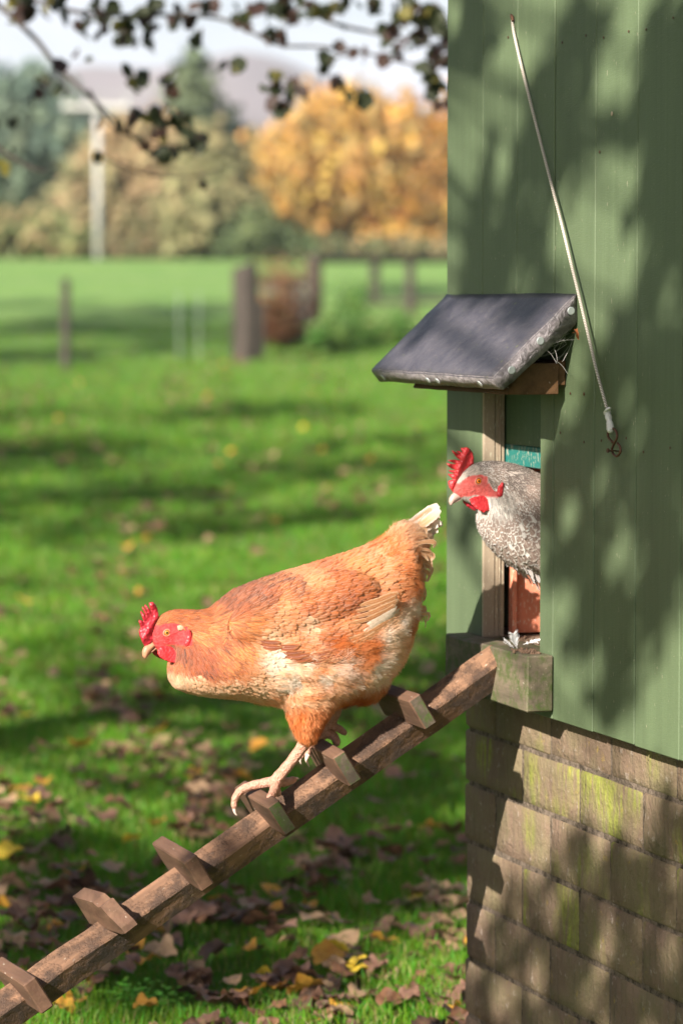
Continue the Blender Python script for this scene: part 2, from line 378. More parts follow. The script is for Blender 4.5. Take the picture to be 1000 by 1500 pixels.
gr = np_mesh('grass', np.concatenate(Vs), np.concatenate(Qs), M['grass'], attrs={'Col': ('FLOAT_COLOR', np.concatenate(Cs))}, tris=np.concatenate(Ts), kind='stuff')
tag(gr, 'short green grass with fallen leaves caught in it', 'grass')

# ------------------------------------------------------------------ fallen leaves
def leaf_mesh(name, seed, mat, size=1.0, curl=.35):
    rg = random.Random(seed); lob = []; n = 22; L = rg.choice([3, 5, 5])
    for i in range(n):
        a = 2 * math.pi * i / n
        r = .5 * (1 + .30 * abs(math.cos(L * a / 2)) ** .6 * (1 if L else 0) - .12) * (1 + rg.uniform(-.08, .08))
        if L == 3: r = .5 * (1 - .35 * abs(math.sin(a)) + rg.uniform(-.05, .05))
        lob.append((r * math.cos(a), r * math.sin(a)))
    V = [(0, 0)] + [(x * .5, y * .5) for x, y in lob[::2]] + lob
    fx, fy, ph = rg.uniform(2, 5), rg.uniform(2, 5), rg.uniform(0, 6)
    def zz(x, y): r = math.hypot(x, y); return curl * (r * r * 1.4 * (.4 + .6 * math.sin(2 * math.atan2(y, x) + ph)) + .10 * math.sin(fx * x * 3 + ph) + .10 * math.cos(fy * y * 3))
    V3 = [(x * size, y * size, zz(x, y) * size) for x, y in V]
    h = n // 2; Fc = [(0, 1 + i, 1 + (i + 1) % h) for i in range(h)]
    for i in range(h):
        a, b = 1 + i, 1 + (i + 1) % h; o0 = 1 + h + 2 * i; o1 = 1 + h + (2 * i + 1) % n; o2 = 1 + h + (2 * i + 2) % n
        Fc += [(a, o0, o1), (a, o1, b), (b, o1, o2)]
    Vs_, Fs_ = V3, Fc
    st = tube([(-.42 * size, 0, zz(-.42, 0) * size), (-.75 * size, rg.uniform(-.1, .1) * size, .05 * size)], .012 * size, 4)
    Vs_, Fs_ = join([(V3, Fc), st])
    me = bpy.data.meshes.new(name); me.from_pydata([tuple(v) for v in Vs_], [], Fs_); me.materials.append(mat)
    me.polygons.foreach_set('use_smooth', [True] * len(me.polygons)); me.update(); return me
def leafm(name, a, b, c, tr=.25):
    m = MT(name, .6, .35); n = m.noise(m.pos((1, 1, 1), rnd=True), 55, 5, .6); k = m.mix(m.ramp(n, .35, .65), a, b)
    k = m.mix(m.ramp(m.noise(m.pos((1, 1, 1), rnd=True), 140, 3), .62, .72, 0, .7), k, c); m.col(k); m.translucent(k, tr); m.bump(n, .002); return m.m
LM = {'brown': leafm('brown leaf', (.10, .048, .025), (.21, .10, .052), (.05, .03, .02)),
      'tan': leafm('tan leaf', (.24, .15, .085), (.40, .26, .15), (.15, .08, .04)),
      'pink': leafm('pinkish brown leaf', (.13, .068, .045), (.26, .14, .095), (.12, .06, .04)),
      'yellow': leafm('yellow leaf', (.62, .42, .03), (.75, .55, .06), (.25, .14, .02)),
      'orange': leafm('orange leaf', (.50, .22, .03), (.62, .33, .05), (.2, .08, .02)),
      'dark': leafm('dark leaf', (.06, .035, .022), (.12, .065, .04), (.03, .02, .015)),
      'green': leafm('shade darkened green leaf', (.010, .016, .005), (.024, .03, .008), (.02, .012, .006), .12),  # green darkened to look backlit and shaded by the tree
      'bronze': leafm('shade darkened bronze leaf', (.022, .011, .008), (.045, .02, .013), (.012, .008, .005), .12)}  # bronze darkened the same way, shade held in the colour
LMESH = {k: [leaf_mesh('fallen_leaf', 10 * i + j, LM[k], .050, .6) for j in range(6)] for i, k in enumerate(LM)}
def lay(kind, px, py, s=1.0, label=None, group=None, up=.022, exact=False):
    g = G(px, py)
    if g is None or in_shed(g.x, g.y): return
    me = random.choice(LMESH[kind]); o = bpy.data.objects.new('fallen_leaf', me)
    R = Matrix.Rotation(random.uniform(0, 6.28), 3, 'Z') @ Matrix.Rotation(random.uniform(-.5, .5) + (.35 if exact else 0), 3, 'X') @ Matrix.Rotation(random.uniform(-.5, .5), 3, 'Y')
    put(o, Matrix.Translation((g.x, g.y, ghf(g.x, g.y) + up + random.uniform(0, .018))) @ R.to_4x4() @ Matrix.Scale(s, 4))
    return tag(o, label, 'leaf', group)
lay('yellow', 521, 1446, .95, 'bright yellow leaf lying on the grass left of the brick base', exact=True, up=.03)
lay('tan', 530, 1484, .95, 'pale spotted leaf lying in front of the bright yellow leaf', exact=True, up=.03)
lay('orange', 205, 1432, 1.1, 'large brown and orange leaf just below the ladder at lower left', exact=True, up=.03)
lay('yellow', 40, 1196, 1.0, 'small yellow leaf on the grass at the left edge level with the hen feet', exact=True)
lay('yellow', 37, 893, 1.3, 'yellow leaf on the lit grass at the left edge level with the hen comb', exact=True)
lay('yellow', 445, 634, 2.2, 'pale yellow leaf in the distant grass left of the felt canopy', exact=True)
lay('tan', 672, 1333, 1.1, 'tan leaf resting against the left side of the brick base', exact=True, up=.03)
zones = [(250, 795, 150, 28, 16), (350, 800, 70, 18, 12), (30, 905, 60, 35, 16), (40, 1010, 70, 80, 16), (60, 1200, 110, 80, 34), (230, 1190, 80, 60, 14),
         (90, 1290, 90, 30, 10), (470, 1440, 110, 45, 40), (600, 1455, 90, 45, 30), (180, 1420, 120, 50, 26), (650, 1330, 40, 60, 12), (590, 1230, 60, 60, 16),
         (420, 1380, 150, 40, 14), (130, 970, 60, 40, 10), (600, 990, 50, 40, 8), (330, 1050, 120, 60, 12), (160, 870, 150, 40, 12), (100, 580, 40, 8, 5), (450, 620, 110, 22, 9)]
cnt = 0
for cx, cy, rx, ry, n in zones:
    for _ in range(int(n * .85)):
        kd = random.choices(['brown', 'tan', 'pink', 'orange', 'dark', 'yellow'], [34, 22, 26, 6, 10, 4])[0]
        g_ = {'brown': 'brown', 'tan': 'tan', 'pink': 'pinkish brown', 'orange': 'orange', 'dark': 'blackish brown', 'yellow': 'small yellow'}[kd]
        if random.random() < .75 and lay(kd, random.gauss(cx, rx * .6), random.gauss(cy, ry * .6), random.uniform(.55, 1.15), f'{g_} curled leaf lying loose among many on the grass', f'{g_} fallen leaves on the grass'): cnt += 1
# the rest of the litter as one mass
pool = []
for _ in range(5600):
    px, py = random.uniform(-200, 760), 520 + 1080 * random.random() ** 1.2
    if noise.noise(Vector((px * .008, py * .013, 5))) + random.uniform(-.2, .2) < .06 - .07 * (px < 260 and py > 820) + .06 * (py > 1050 and px > 260 and py < 1400): continue
    g = G(px, py)
    if g is None or in_shed(g.x, g.y): continue
    pool.append((g, random.uniform(.5, 1.15) * (1.35 if g.y > 14 else 1)))
V, Fc, mi = [], [], []; keys = ['brown', 'tan', 'pink', 'dark', 'orange']
for g, s in pool:
    k = random.choices(range(5), [35, 20, 25, 15, 4])[0]; me = LMESH[keys[k]][random.randrange(4)]
    R = (Matrix.Rotation(random.uniform(0, 6.28), 3, 'Z') @ Matrix.Rotation(random.uniform(-.5, .5), 3, 'X') @ Matrix.Rotation(random.uniform(-.5, .5), 3, 'Y')) * s
    base = Vector((g.x, g.y, ghf(g.x, g.y) + random.uniform(.012, .04))); o0 = len(V)
    V += [base + R @ v.co for v in me.vertices]
    for q in me.polygons: Fc.append(tuple(i + o0 for i in q.vertices)); mi.append(k)
lo = mesh_obj('leaf_litter', V, Fc, [LM[k] for k in keys], base=Vector((0, 0, 0)), smooth=True)
lo.data.polygons.foreach_set('material_index', mi); tag(lo, 'scattered brown fallen leaves mixed through the grass', 'leaf litter', kind='stuff')
# ------------------------------------------------------------------ chicken house
TOPZ = 2.3
seam = [TZ(x, 300)[0] for x in (655, 705.5, 757.6, 812, 871.5, 933)]
dt = (seam[1] - seam[5]) / 4
while seam[-1] > -1.15: seam.append(seam[-1] - dt)
T_END = seam[0]; T_JAMB = TZ(706, 800)[0]; T_NEAR = TZ(790, 800)[0]
Z_B = TZ(907, 1086)[1]
sT0, Z_SILL = TZ(772, 962, .04); sT1 = TZ(651, 930, .04)[0]; Z_SILLB = TZ(770, 1044, .04)[1]
Z_OPEN = TZ(790, 560)[1]
house = empty('chicken_house', P(-.5, -.3, 0), 'sage green boarded chicken house standing on a mossy brick base', 'chicken house', rot=RS)
k = 0
def board(t0, t1, z0, z1, jit=.0006):
    global k; k += 1
    return sbox('board', (-.018 + random.uniform(-.0004, .0004), random.uniform(-.0006, .0008)), (t0 + .001, t1 - .001), (z0, z1), M['green'], house, .0012, jit, 2, k)
for i in range(len(seam) - 1):
    t1, t0 = seam[i], seam[i + 1]
    zb = Z_B + random.uniform(-.001, .001)
    if i == 0: board(T_JAMB, t1, zb, TOPZ)
    elif i == 1: board(t0, min(t1, T_JAMB), Z_OPEN, TOPZ); board(t0, T_JAMB, zb, Z_SILL - .012)
    elif i == 2: board(t0, t1, Z_OPEN, TOPZ); board(T_NEAR, t1, zb, Z_SILL - .012); board(t0, T_NEAR, zb, Z_OPEN - .001)
    else: board(t0, t1, zb, TOPZ)
# far end, back and near end walls, roof and floor of the house
for j in range(12):
    sbox('board', (-.02 - .135 * (j + 1), -.0215 - .135 * j), (T_END - .018, T_END), (Z_B, TOPZ), M['green'], house, .001)
    sbox('board', (-.02 - .135 * (j + 1), -.0215 - .135 * j), (seam[-1], seam[-1] + .018), (Z_B, TOPZ), M['green'], house, .001)
for i in range(len(seam) - 1): sbox('board', (-1.65, -1.632), (seam[i + 1] + .001, seam[i] - .001), (Z_B, TOPZ), M['green'], house, .001)
sbox('roof', (-1.80, .05), (seam[-1] - .1, T_END + .08), (TOPZ + .001, TOPZ + .04), M['felt'], house, .004)
# lining behind the boards (nothing shines through the joints)
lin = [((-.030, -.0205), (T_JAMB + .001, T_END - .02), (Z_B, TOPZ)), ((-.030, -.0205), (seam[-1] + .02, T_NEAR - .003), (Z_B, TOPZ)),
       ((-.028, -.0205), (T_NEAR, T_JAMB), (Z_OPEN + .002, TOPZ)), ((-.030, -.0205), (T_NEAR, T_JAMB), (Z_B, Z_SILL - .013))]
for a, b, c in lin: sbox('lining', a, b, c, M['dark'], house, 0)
# pop hole: far jamb with its slide grooves
jx = [(-.0178, -.0005, 0.0), (-.0245, -.0186, .0015), (-.0262, -.0250, -.001), (-.0330, -.0268, .0012)]
for i, (p0, p1, o_) in enumerate(jx):
    sbox('jamb_strip', (p0, p1), (T_JAMB - .004 + o_, T_JAMB + .02), (Z_SILL - .002, Z_OPEN + .03), M['beige'], house, .0006, .0003, 1, i)
zs = TZ(790, 687, -.034)[1]
slide = sbox('slide_door', (-.044, -.036), (T_NEAR - .03, T_JAMB + .008), (zs + .030, Z_OPEN + .20), M['shadegreen'], house, .001)
sbox('slide_door_edge', (-.0437, -.0357), (T_NEAR - .03, T_JAMB + .008), (zs, zs + .0295), M['teal'], house, .001)  # teal starts where the shadow painted into the green above ends
# red lined inside
sbox('inner_post', (-.0530, -.0460), (T_JAMB - .0035, T_JAMB + .012), (Z_SILL - .01, Z_OPEN + .2), M['red'], house, .0006)
sbox('lining_panel', (-.60, -.0535), (T_JAMB + .010, T_JAMB + .02), (Z_SILL + .001, Z_OPEN + .3), M['red'], house, .001)
sbox('floor', (-1.62, -.0305), (seam[-1] + .02, T_END - .02), (Z_SILL - .025, Z_SILL - .003), M['beige'], house, 0)
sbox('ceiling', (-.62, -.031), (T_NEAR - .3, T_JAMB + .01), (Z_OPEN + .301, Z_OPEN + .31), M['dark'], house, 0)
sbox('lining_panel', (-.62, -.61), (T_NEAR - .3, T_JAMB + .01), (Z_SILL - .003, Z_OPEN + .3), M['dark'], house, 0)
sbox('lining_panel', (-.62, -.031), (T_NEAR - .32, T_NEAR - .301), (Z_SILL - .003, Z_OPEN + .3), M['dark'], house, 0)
# threshold
sbox('threshold', (-.034, .0), (T_NEAR - .0, T_JAMB - .001), (Z_SILL - .011, Z_SILL - .0015), M['sill'], house, .001, .0008, 3)
# sill beam, end grain cut showing
sl = sbox('sill_beam', (.0015, .040), (sT0, sT1), (Z_SILLB, Z_SILL), M['sill'], house, .0022, .0016, 4, 3)
# canopy: slab in side view
cT = -.002; cT1 = TZ(657, 428)[0] + .004
poly = [PZ(846, 428, cT), PZ(721, 553, cT), PZ(737, 572, cT), PZ(852, 474, cT)]
poly[0] = (.001, poly[0][1]); poly[3] = (.001, poly[3][1])
def prism(name, poly, t0, t1, mats, parent, nseg=14, jit=.0012, bev=.0016, matf=None, seed=0):
    bm = bmesh.new(); a = [bm.verts.new((p, -t0, z)) for p, z in poly]; f = bm.faces.new(a)
    r = bmesh.ops.extrude_face_region(bm, geom=[f]); bmesh.ops.translate(bm, verts=[e for e in r['geom'] if isinstance(e, bmesh.types.BMVert)], vec=(0, -(t1 - t0), 0))
    bmesh.ops.recalc_face_normals(bm, faces=bm.faces)
    if bev: bmesh.ops.bevel(bm, geom=list(bm.edges), offset=bev, segments=2, affect='EDGES')
    bmesh.ops.subdivide_edges(bm, edges=[e for e in bm.edges if e.calc_length() > .03], cuts=nseg, use_grid_fill=True)
    for v in bm.verts: v.co += noise.noise_vector(v.co * 45 + Vector((seed, 0, 0))) * jit
    c = sum((v.co for v in bm.verts), Vector()) / len(bm.verts)
    for v in bm.verts: v.co -= c
    me = bpy.data.meshes.new(name); bm.normal_update(); bm.to_mesh(me); bm.free()
    for q in mats: me.materials.append(q)
    if matf:
        for q in me.polygons: q.material_index = matf(q.normal)
    mw = Matrix.Translation(O + NV * c.x - WV * c.y + Vector((0, 0, c.z))) @ RS.to_4x4()
    return put(bpy.data.objects.new(name, me), mw, parent)
def cm(n): return 0 if (n.z > .4) else 1
canopy = prism('canopy', poly, cT, cT1, [M['felt'], M['feltedge']], house, 14, .0016, .0018, cm)
for q in canopy.data.polygons: q.use_smooth = True
bz1, bz0 = PZ(818, 532, .03)[1], PZ(780, 578, .03)[1]
bp = PZ(742, 577, .03)[0]; bb = PZ(818, 577, .03)[0]
s0 = Vector(poly[2]); s1 = Vector(poly[3]); dd = (s1 - s0)
def under(z): f_ = (z - s0.y) / dd.y; return s0.x + dd.x * f_
prism('canopy_bracket', [(bb, bz0), (bp - .001, bz0), (bp - .001, bz0 + .003), (under(bz1) - .003, bz1), (bb, bz1)], .03, TZ(602, 570, .09)[0], [M['bracket']], house, 10, .0008, .0012)
# strip of board edge between bracket and wall
sbox('canopy_batten', (.0012, .012), (.035, .42), (bz0 + .012, bz1 + .004), M['bracket'], house, .001)
# clout nails
def disc(name, c, nrm, r, mat, parent, th=.0012, n=14):
    z = nrm.normalized(); x = z.orthogonal().normalized(); y = z.cross(x); V = []
    for kk, (rr, h) in enumerate(((r, 0), (r, th * .6), (r * .8, th))):
        for i in range(n): a = 2 * math.pi * i / n; V.append((rr * math.cos(a), rr * math.sin(a), h))
    Fc = [(j * n + i, j * n + (i + 1) % n, (j + 1) * n + (i + 1) % n, (j + 1) * n + i) for j in range(2) for i in range(n)] + [tuple(2 * n + i for i in range(n))]
    R = Matrix((x, y, z)).transposed().to_4x4()
    return mesh_obj(name, V, Fc, mat, parent, Matrix.Translation(c) @ R)
for px, py in ((836, 455), (791, 499), (749, 542)): disc('felt_nail', onT(px, py, cT - .0008), -WV, .0054, M['galv'], house)
fn = Vector(poly[1]) - Vector(poly[0]); fdir = (NV * fn.x + Vector((0, 0, fn.y))).normalized()
pm = ((poly[1][0] + poly[2][0]) / 2, (poly[1][1] + poly[2][1]) / 2)
for px in (562, 628, 642, 704):
    t_ = TZ(px, 560, pm[0])[0]; disc('felt_nail', P(pm[0], t_, pm[1]) + fdir * .0012, fdir, .0052, M['galv'], house)
# cobweb and caught leaf under the canopy
rg = random.Random(3); pw = []
for i in range(16):
    a = onT(800 + rg.uniform(-14, 30), 500 + rg.uniform(-16, 30), .012 + rg.uniform(0, .04)); b = onT(838 + rg.uniform(-14, 10), 478 + rg.uniform(-8, 26), .012 + rg.uniform(0, .02))
    mid = (a + b) / 2 + Vector((0, 0, -.004)); pw.append(tube(spline([a, mid, b], 3), .00022, 3, False))
for a, b in (((800, 507), (848, 497)), ((799, 512), (815, 532)), ((812, 512), (816, 528)), ((813, 528), (831, 547)), ((804, 505), (826, 498))):
    A_, B_ = onT(*a, .0), onT(*b, .0); pw.append(tube(spline([A_, (A_ + B_) / 2 + Vector((0, 0, .003)), B_], 4), .00025, 3, False))
vw, fw = join(pw); tag(mesh_obj('cobweb', vw, fw, M['web'], None), 'fine cobweb strands under the near end of the felt canopy', 'cobweb', kind=None)
def small_leaf(px, py, t, s, mat, label):
    me = leaf_mesh('caught_leaf', 77, mat, s, .6); o = bpy.data.objects.new('caught_leaf', me)
    put(o, Matrix.Translation(onT(px, py, t)) @ Matrix.Rotation(1.2, 4, 'X') @ Matrix.Rotation(.6, 4, 'Y')); tag(o, label, 'leaf')
small_leaf(847, 489, -.004, .015, leafm('rust leaf', (.45, .13, .05), (.6, .2, .08), (.1, .03, .02)), 'tiny rust coloured leaf scrap caught in the cobweb beside the canopy')
# nail and knots in boards
for i_ in range(3, 10):
    for z_ in (1.50, .97):
        for o_ in (.025, .105):
            if i_ < len(seam): disc('board_nail', P(.0006, seam[i_] - o_, z_ + random.uniform(-.008, .008)), NV, .0018, M['iron'], house, .0005, 8)
for px, py, r in ((855, 577, .0012), (835, 576, .0009), (744, 54, .001), (878, 222, .001)):
    disc('board_nail', onP(px, py, .001), NV, r * 2, M['iron'], house, .0006, 8)
disc('screw_head', onP(896, 166, .0008), NV, .003, M['beige'], house, .0006, 8)

# ------------------------------------------------------------------ brick base
base = empty('brick_base', P(-.5, -.3, 0), 'weathered brick base streaked with green algae under the chicken house', 'brick base', rot=RS)
BP = -.030
course = [TZ(900, y, BP)[1] for y in (1143, 1232, 1328, 1426)]
hc = (course[0] - course[3]) / 3
zl = [course[0] + hc] + course
while zl[-1] > -.02: zl.append(zl[-1] - hc)
zl = [z for z in zl if z > -hc]
joint0 = TZ(848, 1180, BP)[0]; BL = .2075
sbox('mortar', (BP - .30, BP - .0024), (seam[-1] + .02, T_END - .012), (-.05, Z_B + .01), M['mortar'], base, 0)
rg = random.Random(5)
def brick_mesh(sx, sy, sz, seed):
    me = bevel_box(sx, sy, sz, .0035, .0, 0); bm = bmesh.new(); bm.from_mesh(me)
    bmesh.ops.subdivide_edges(bm, edges=[e for e in bm.edges if e.calc_length() > .03], cuts=3, use_grid_fill=True)
    for v in bm.verts:
        v.co += noise.noise_vector(v.co * 22 + Vector((seed * 3.3, 0, seed))) * .0008 + noise.noise_vector(v.co * 70 + Vector((seed, 1, 0))) * .0011
    bm.to_mesh(me); bm.free(); me.polygons.foreach_set('use_smooth', [True] * len(me.polygons)); return me
bi = 0
for r in range(len(zl) - 1):
    z1, z0 = zl[r] - .0022, zl[r + 1] + .0022
    if r == 0: z1 = min(z1, Z_B - .001)
    off = joint0 if r % 2 == 1 else joint0 - BL / 2
    js = [off + BL * q for q in range(-7, 4)]; js = [j for j in js if j > seam[-1] + .05 and j < T_END - .05] + [T_END - rg.uniform(-.003, .006)]
    js = sorted(js)
    for a, b in zip(js[:-1], js[1:]):
        bi += 1; pr = rg.uniform(-.0008, .0008); t0, t1 = a + .0022, b - (.0022 if b < T_END - .03 else 0)
        alg = (r == 1 and -.16 < a < .1) or (r == 3 and -.1 < a < .1) or rg.random() < .03
        me = brick_mesh(.1, t1 - t0, z1 - z0, bi); me.name = 'brick'; me.materials.append(M['brick_algae'] if alg else M['brick'])
        put(bpy.data.objects.new('brick', me), Matrix.Translation(P(BP - .05 + pr, (t0 + t1) / 2, (z0 + z1) / 2)) @ RS.to_4x4() @ Matrix.Rotation(rg.uniform(-.003, .003), 4, 'X'), base)
for r in range(len(zl) - 1):   # the bricks of the far end
    z1, z0 = zl[r] - .0022, zl[r + 1] + .0022
    for q in range(6):
        me = bpy.data.meshes.get('end_brick') or brick_mesh(.2, .1, hc - .007, 99); me.name = 'end_brick'
        if not me.materials: me.materials.append(M['brick'])
        put(bpy.data.objects.new('brick', me), Matrix.Translation(P(-.24 - q * BL - (r % 2) * .1, T_END - .052, (z0 + z1) / 2)) @ RS.to_4x4(), base)
sbox('mortar', (-1.6, -.34), (T_END - .3, T_END - .012), (-.05, Z_B - .01), M['mortar'], base, 0)

# ------------------------------------------------------------------ cord with hook
cpx = [(750, 24), (752, 45), (762, 90), (775, 143), (792, 210), (808, 272), (822, 326), (836, 385), (847, 430), (862, 494), (874, 545), (889, 600)]
cpp = [-.002, .004, .006, .007, .008, .009, .010, .011, .012, .012, .012, .010]
cpts = spline([onP(x, y, p) for (x, y), p in zip(cpx, cpp)], 5)
cord = empty('hanging_cord', cpts[0], 'pale twisted cord hanging down the boards to a rusty hook', 'cord')
V, Fc = tube(cpts, .0021, 8); mesh_obj('cord', V, Fc, M['cord'], cord, smooth=True)
V, Fc = tube([onP(748, 20, -.002), onP(749.5, 24, .004), onP(751, 30, .004)], [.0016, .0024, .0022], 8); mesh_obj('cord_end', V, Fc, M['iron'], cord)
V, Fc = join([tube(spline([onP(885, 604, .013), onP(889, 599, .016), onP(893, 598, .012), onP(889, 604, .008), onP(885, 606, .012)], 4), .0017, 7),
              tube(spline([onP(889, 602, .011), onP(891, 612, .011), onP(893, 622, .011), onP(894, 634, .011)], 4), [.0042, .0046, .0038, .0044, .0048, .0040, .0036, .0044, .0046, .005, .0052, .0045, .003][:13], 9)])
mesh_obj('tape_binding', V, Fc, M['tape'], cord, smooth=True)
hk = [(891, 634, .010), (891, 642, .012), (896, 648, .013), (902, 645, .012), (903, 636, .011), (899, 629, .010), (898, 632, .012), (901, 640, .009), (897, 650, .009), (895, 658, .010), (897, 666, .012), (903, 668, .013), (908, 662, .012), (908, 654, .011), (904, 650, .010)]
hk = [(890, 633, .010), (890, 641, .011), (894, 646, .012), (897, 652, .012)][:0] + [(893, 628, .009), (899, 628, .009), (903, 634, .010), (903, 642, .011), (899, 650, .012), (896, 658, .012), (898, 665, .012), (903, 668, .012), (908, 663, .012), (908, 655, .011), (904, 649, .009)]
hk2 = [(893, 628, .009), (890, 634, .008), (891, 641, .008), (897, 648, .009)]
V, Fc = join([tube(spline([onP(*q) for q in hk], 5), .0017, 8), tube(spline([onP(*q) for q in hk2], 5), .0017, 8)]); mesh_obj('hook', V, Fc, M['iron'], cord, smooth=True)
V, Fc = join([tube([onP(906, 661, .001), onP(897, 660, .013)], .0009, 6), tube([onP(892.5, 660.5, .017), onP(890, 660, .020), onP(889, 660, .021)], [.0015, .0032, .0028], 9), tube([onP(897, 660, .013), onP(892, 660.5, .017)], .0011, 6)])
mesh_obj('screw', V, Fc, M['iron'], house)

# ------------------------------------------------------------------ hen ladder
T0 = .218
top = PZ(717, 944, T0); low = PZ(0, 1448, T0)
adir = (Vector(top) - Vector(low)).normalized()            # up the ladder in (p, z)
AV = (NV * adir.x + Vector((0, 0, adir.y))).normalized(); CV = -WV; LN = AV.cross(CV)
if LN.z < 0: LN = -LN
z_foot = .03; kf = (top[1] - z_foot) / adir.y
LT = P(top[0], T0, top[1]); LL = kf
th = math.radians(30); E1 = (CV * math.cos(th) - LN * math.sin(th)); E2 = (-CV * math.sin(th) - LN * math.cos(th)); BW = .041
ladder = empty('hen_ladder', LT - AV * LL, 'sloping brown timber hen ladder with small cross cleats leading up to the pop hole', 'hen ladder')
def abox(name, c, ax, ay, az, sx, sy, sz, mat, parent, bev=.0015, jit=.0008, cuts=3, seed=1):
    me = bevel_box(sx, sy, sz, bev, jit, cuts, seed); me.name = name; me.materials.append(mat)
    R = Matrix((ax, ay, az)).transposed()
    return put(bpy.data.objects.new(name, me), Matrix.Translation(c) @ R.to_4x4(), parent)
bm_c = LT - AV * (LL / 2 - .002) + E1 * BW / 2 + E2 * BW / 2
beam = abox('beam', bm_c, AV, E1, AV.cross(E1), LL, BW, BW, M['ladder'], ladder, .0022, 0, 0)
bm = bmesh.new(); bm.from_mesh(beam.data)
bmesh.ops.subdivide_edges(bm, edges=[e for e in bm.edges if e.calc_length() > .3], cuts=90)
bmesh.ops.subdivide_edges(bm, edges=[e for e in bm.edges if e.calc_length() > .02], cuts=2, use_grid_fill=True)
for v in bm.verts: v.co += noise.noise_vector(v.co * 14) * .0016 + noise.noise_vector(v.co * 70) * .0005
bm.to_mesh(beam.data); bm.free()
CL, CH, CT = .165, .048, .020
cle = [((598, 1028), 1, 0), ((490.4, 1109), 1, -.05), ((393, 1182), 1, -.03), ((269.6, 1264.8), 0, 0), ((150, 1335), 2, .12), ((30, 1447), 0, .05)]
CLP = []
for i, ((px, py), kind, rot) in enumerate(cle):
    D = onT(px, py, T0 - .099); d = D - LT; s = d.dot(AV)
    hN = .023 + (0.003 if i == 0 else 0)
    top_front = LT + AV * s + LN * (D - LT).dot(LN)
    c = D + AV * CT / 2 - LN * CH / 2 - CV * CL / 2
    cv = (CV + AV * rot + LN * 0).normalized(); av = (AV - CV * rot).normalized()
    CLP.append((c, av, cv))
    if kind == 2:                                 # split cleat: near half broken away to a splinter
        pr = [(-.082, 0), (-.08, .046), (0, .047), (.012, .040), (.026, .043), (.034, .030), (.045, .022), (.058, .012), (.061, .004), (.04, 0)]
        V = [tuple(c - LN * CH / 2 + cv * (q[0] + .02) + LN * q[1] * 1.0 + av * sx) for sx in (-.0105, .0105) for q in pr]; n = len(pr)
        Fc = [tuple(range(n))[::-1], tuple(range(n, 2 * n))] + [(j, (j + 1) % n, n + (j + 1) % n, n + j) for j in range(n)]
        o = mesh_obj('cleat', [Vector(v) for v in V], Fc, M['cleat'], ladder); o['label'] = 'split cleat with its near half broken off'
    else:
        abox('cleat', c, av, cv, av.cross(cv), CT, CL, CH, M['cleat'], ladder, .002, .0009, 4, i)
        if kind == 1:
            me = ladder.children[-1].data if False else bpy.data.objects[[o.name for o in COL.objects if o.name.startswith('cleat')][-1]].data
            me.materials.append(M['cleatmoss'])
            for q in me.polygons:
                if q.normal.y > .8: q.material_index = 1
s = -.0
for q in range(7, 9):
    c = CLP[-1][0] - AV * .135 * (q - 6); abox('cleat', c, AV, CV, AV.cross(CV), CT, CL, CH, M['cleat'], ladder, .002, .0009, 4, q)

# dung and grit on the sill, stray white feathers
def blobs(name, n, fpos, smin, smax, mat, label, cat, seed):
    rg = random.Random(seed); pp = []
    for _ in range(n):
        c = fpos(rg); s = rg.uniform(smin, smax); V = []
        for j in range(3):
            for i in range(5):
                a = 2 * math.pi * i / 5 + j; rr = s * (.6, 1, .55)[j] * rg.uniform(.7, 1.2); V.append(c + Vector((rr * math.cos(a), rr * math.sin(a), s * (j - .8) * .7)))
        Fc = [(j * 5 + i, j * 5 + (i + 1) % 5, (j + 1) * 5 + (i + 1) % 5, (j + 1) * 5 + i) for j in range(2) for i in range(5)] + [tuple(10 + i for i in range(5)), tuple(range(5))[::-1]]
        pp.append((V, Fc))
    v, f = join(pp); return tag(mesh_obj(name, v, f, mat), label, cat, kind='stuff')
blobs('droppings', 90, lambda r: P(r.gauss(.018, .009), r.gauss(.125, .016), Z_SILL + .001), .0008, .003, M['debris'], 'dried droppings and grit on the sill beside the near door edge', 'droppings', 4)
blobs('droppings', 60, lambda r: P(r.uniform(-.06, -.03), r.uniform(T_NEAR, T_JAMB + .005), Z_SILL - .001), .001, .003, M['debris'], 'bedding crumbs along the foot of the red lining inside', 'bedding', 5)
# ------------------------------------------------------------------ hens
def scale_at(t): a = onT(500, 900, t); b = onT(510, 900, t); return (b - a).length / 10     # metres per photo pixel
def ringloft(secs, t, n=22, ex=.9, toff=0.0):
    """secs: (top px, bottom px, half width px, [dt])"""
    S = scale_at(t); V, Fc = [], []
    for s in secs:
        A = onT(*s[0], t); B = onT(*s[1], t); c = (A + B) / 2 - WV * (toff + (s[3] if len(s) > 3 else 0)); h = (A - B) / 2; w = s[2] * S
        for k in range(n):
            a = 2 * math.pi * k / n; ca, sa = math.cos(a), math.sin(a)
            V.append(c + h * math.copysign(abs(ca) ** ex, ca) + WV * (w * math.copysign(abs(sa) ** ex, sa)))
    m_ = len(secs)
    for i in range(m_ - 1):
        for k in range(n): Fc.append((i * n + k, i * n + (k + 1) % n, (i + 1) * n + (k + 1) % n, (i + 1) * n + k))
    Fc += [tuple(range(n))[::-1], tuple((m_ - 1) * n + k for k in range(n))]
    return V, Fc
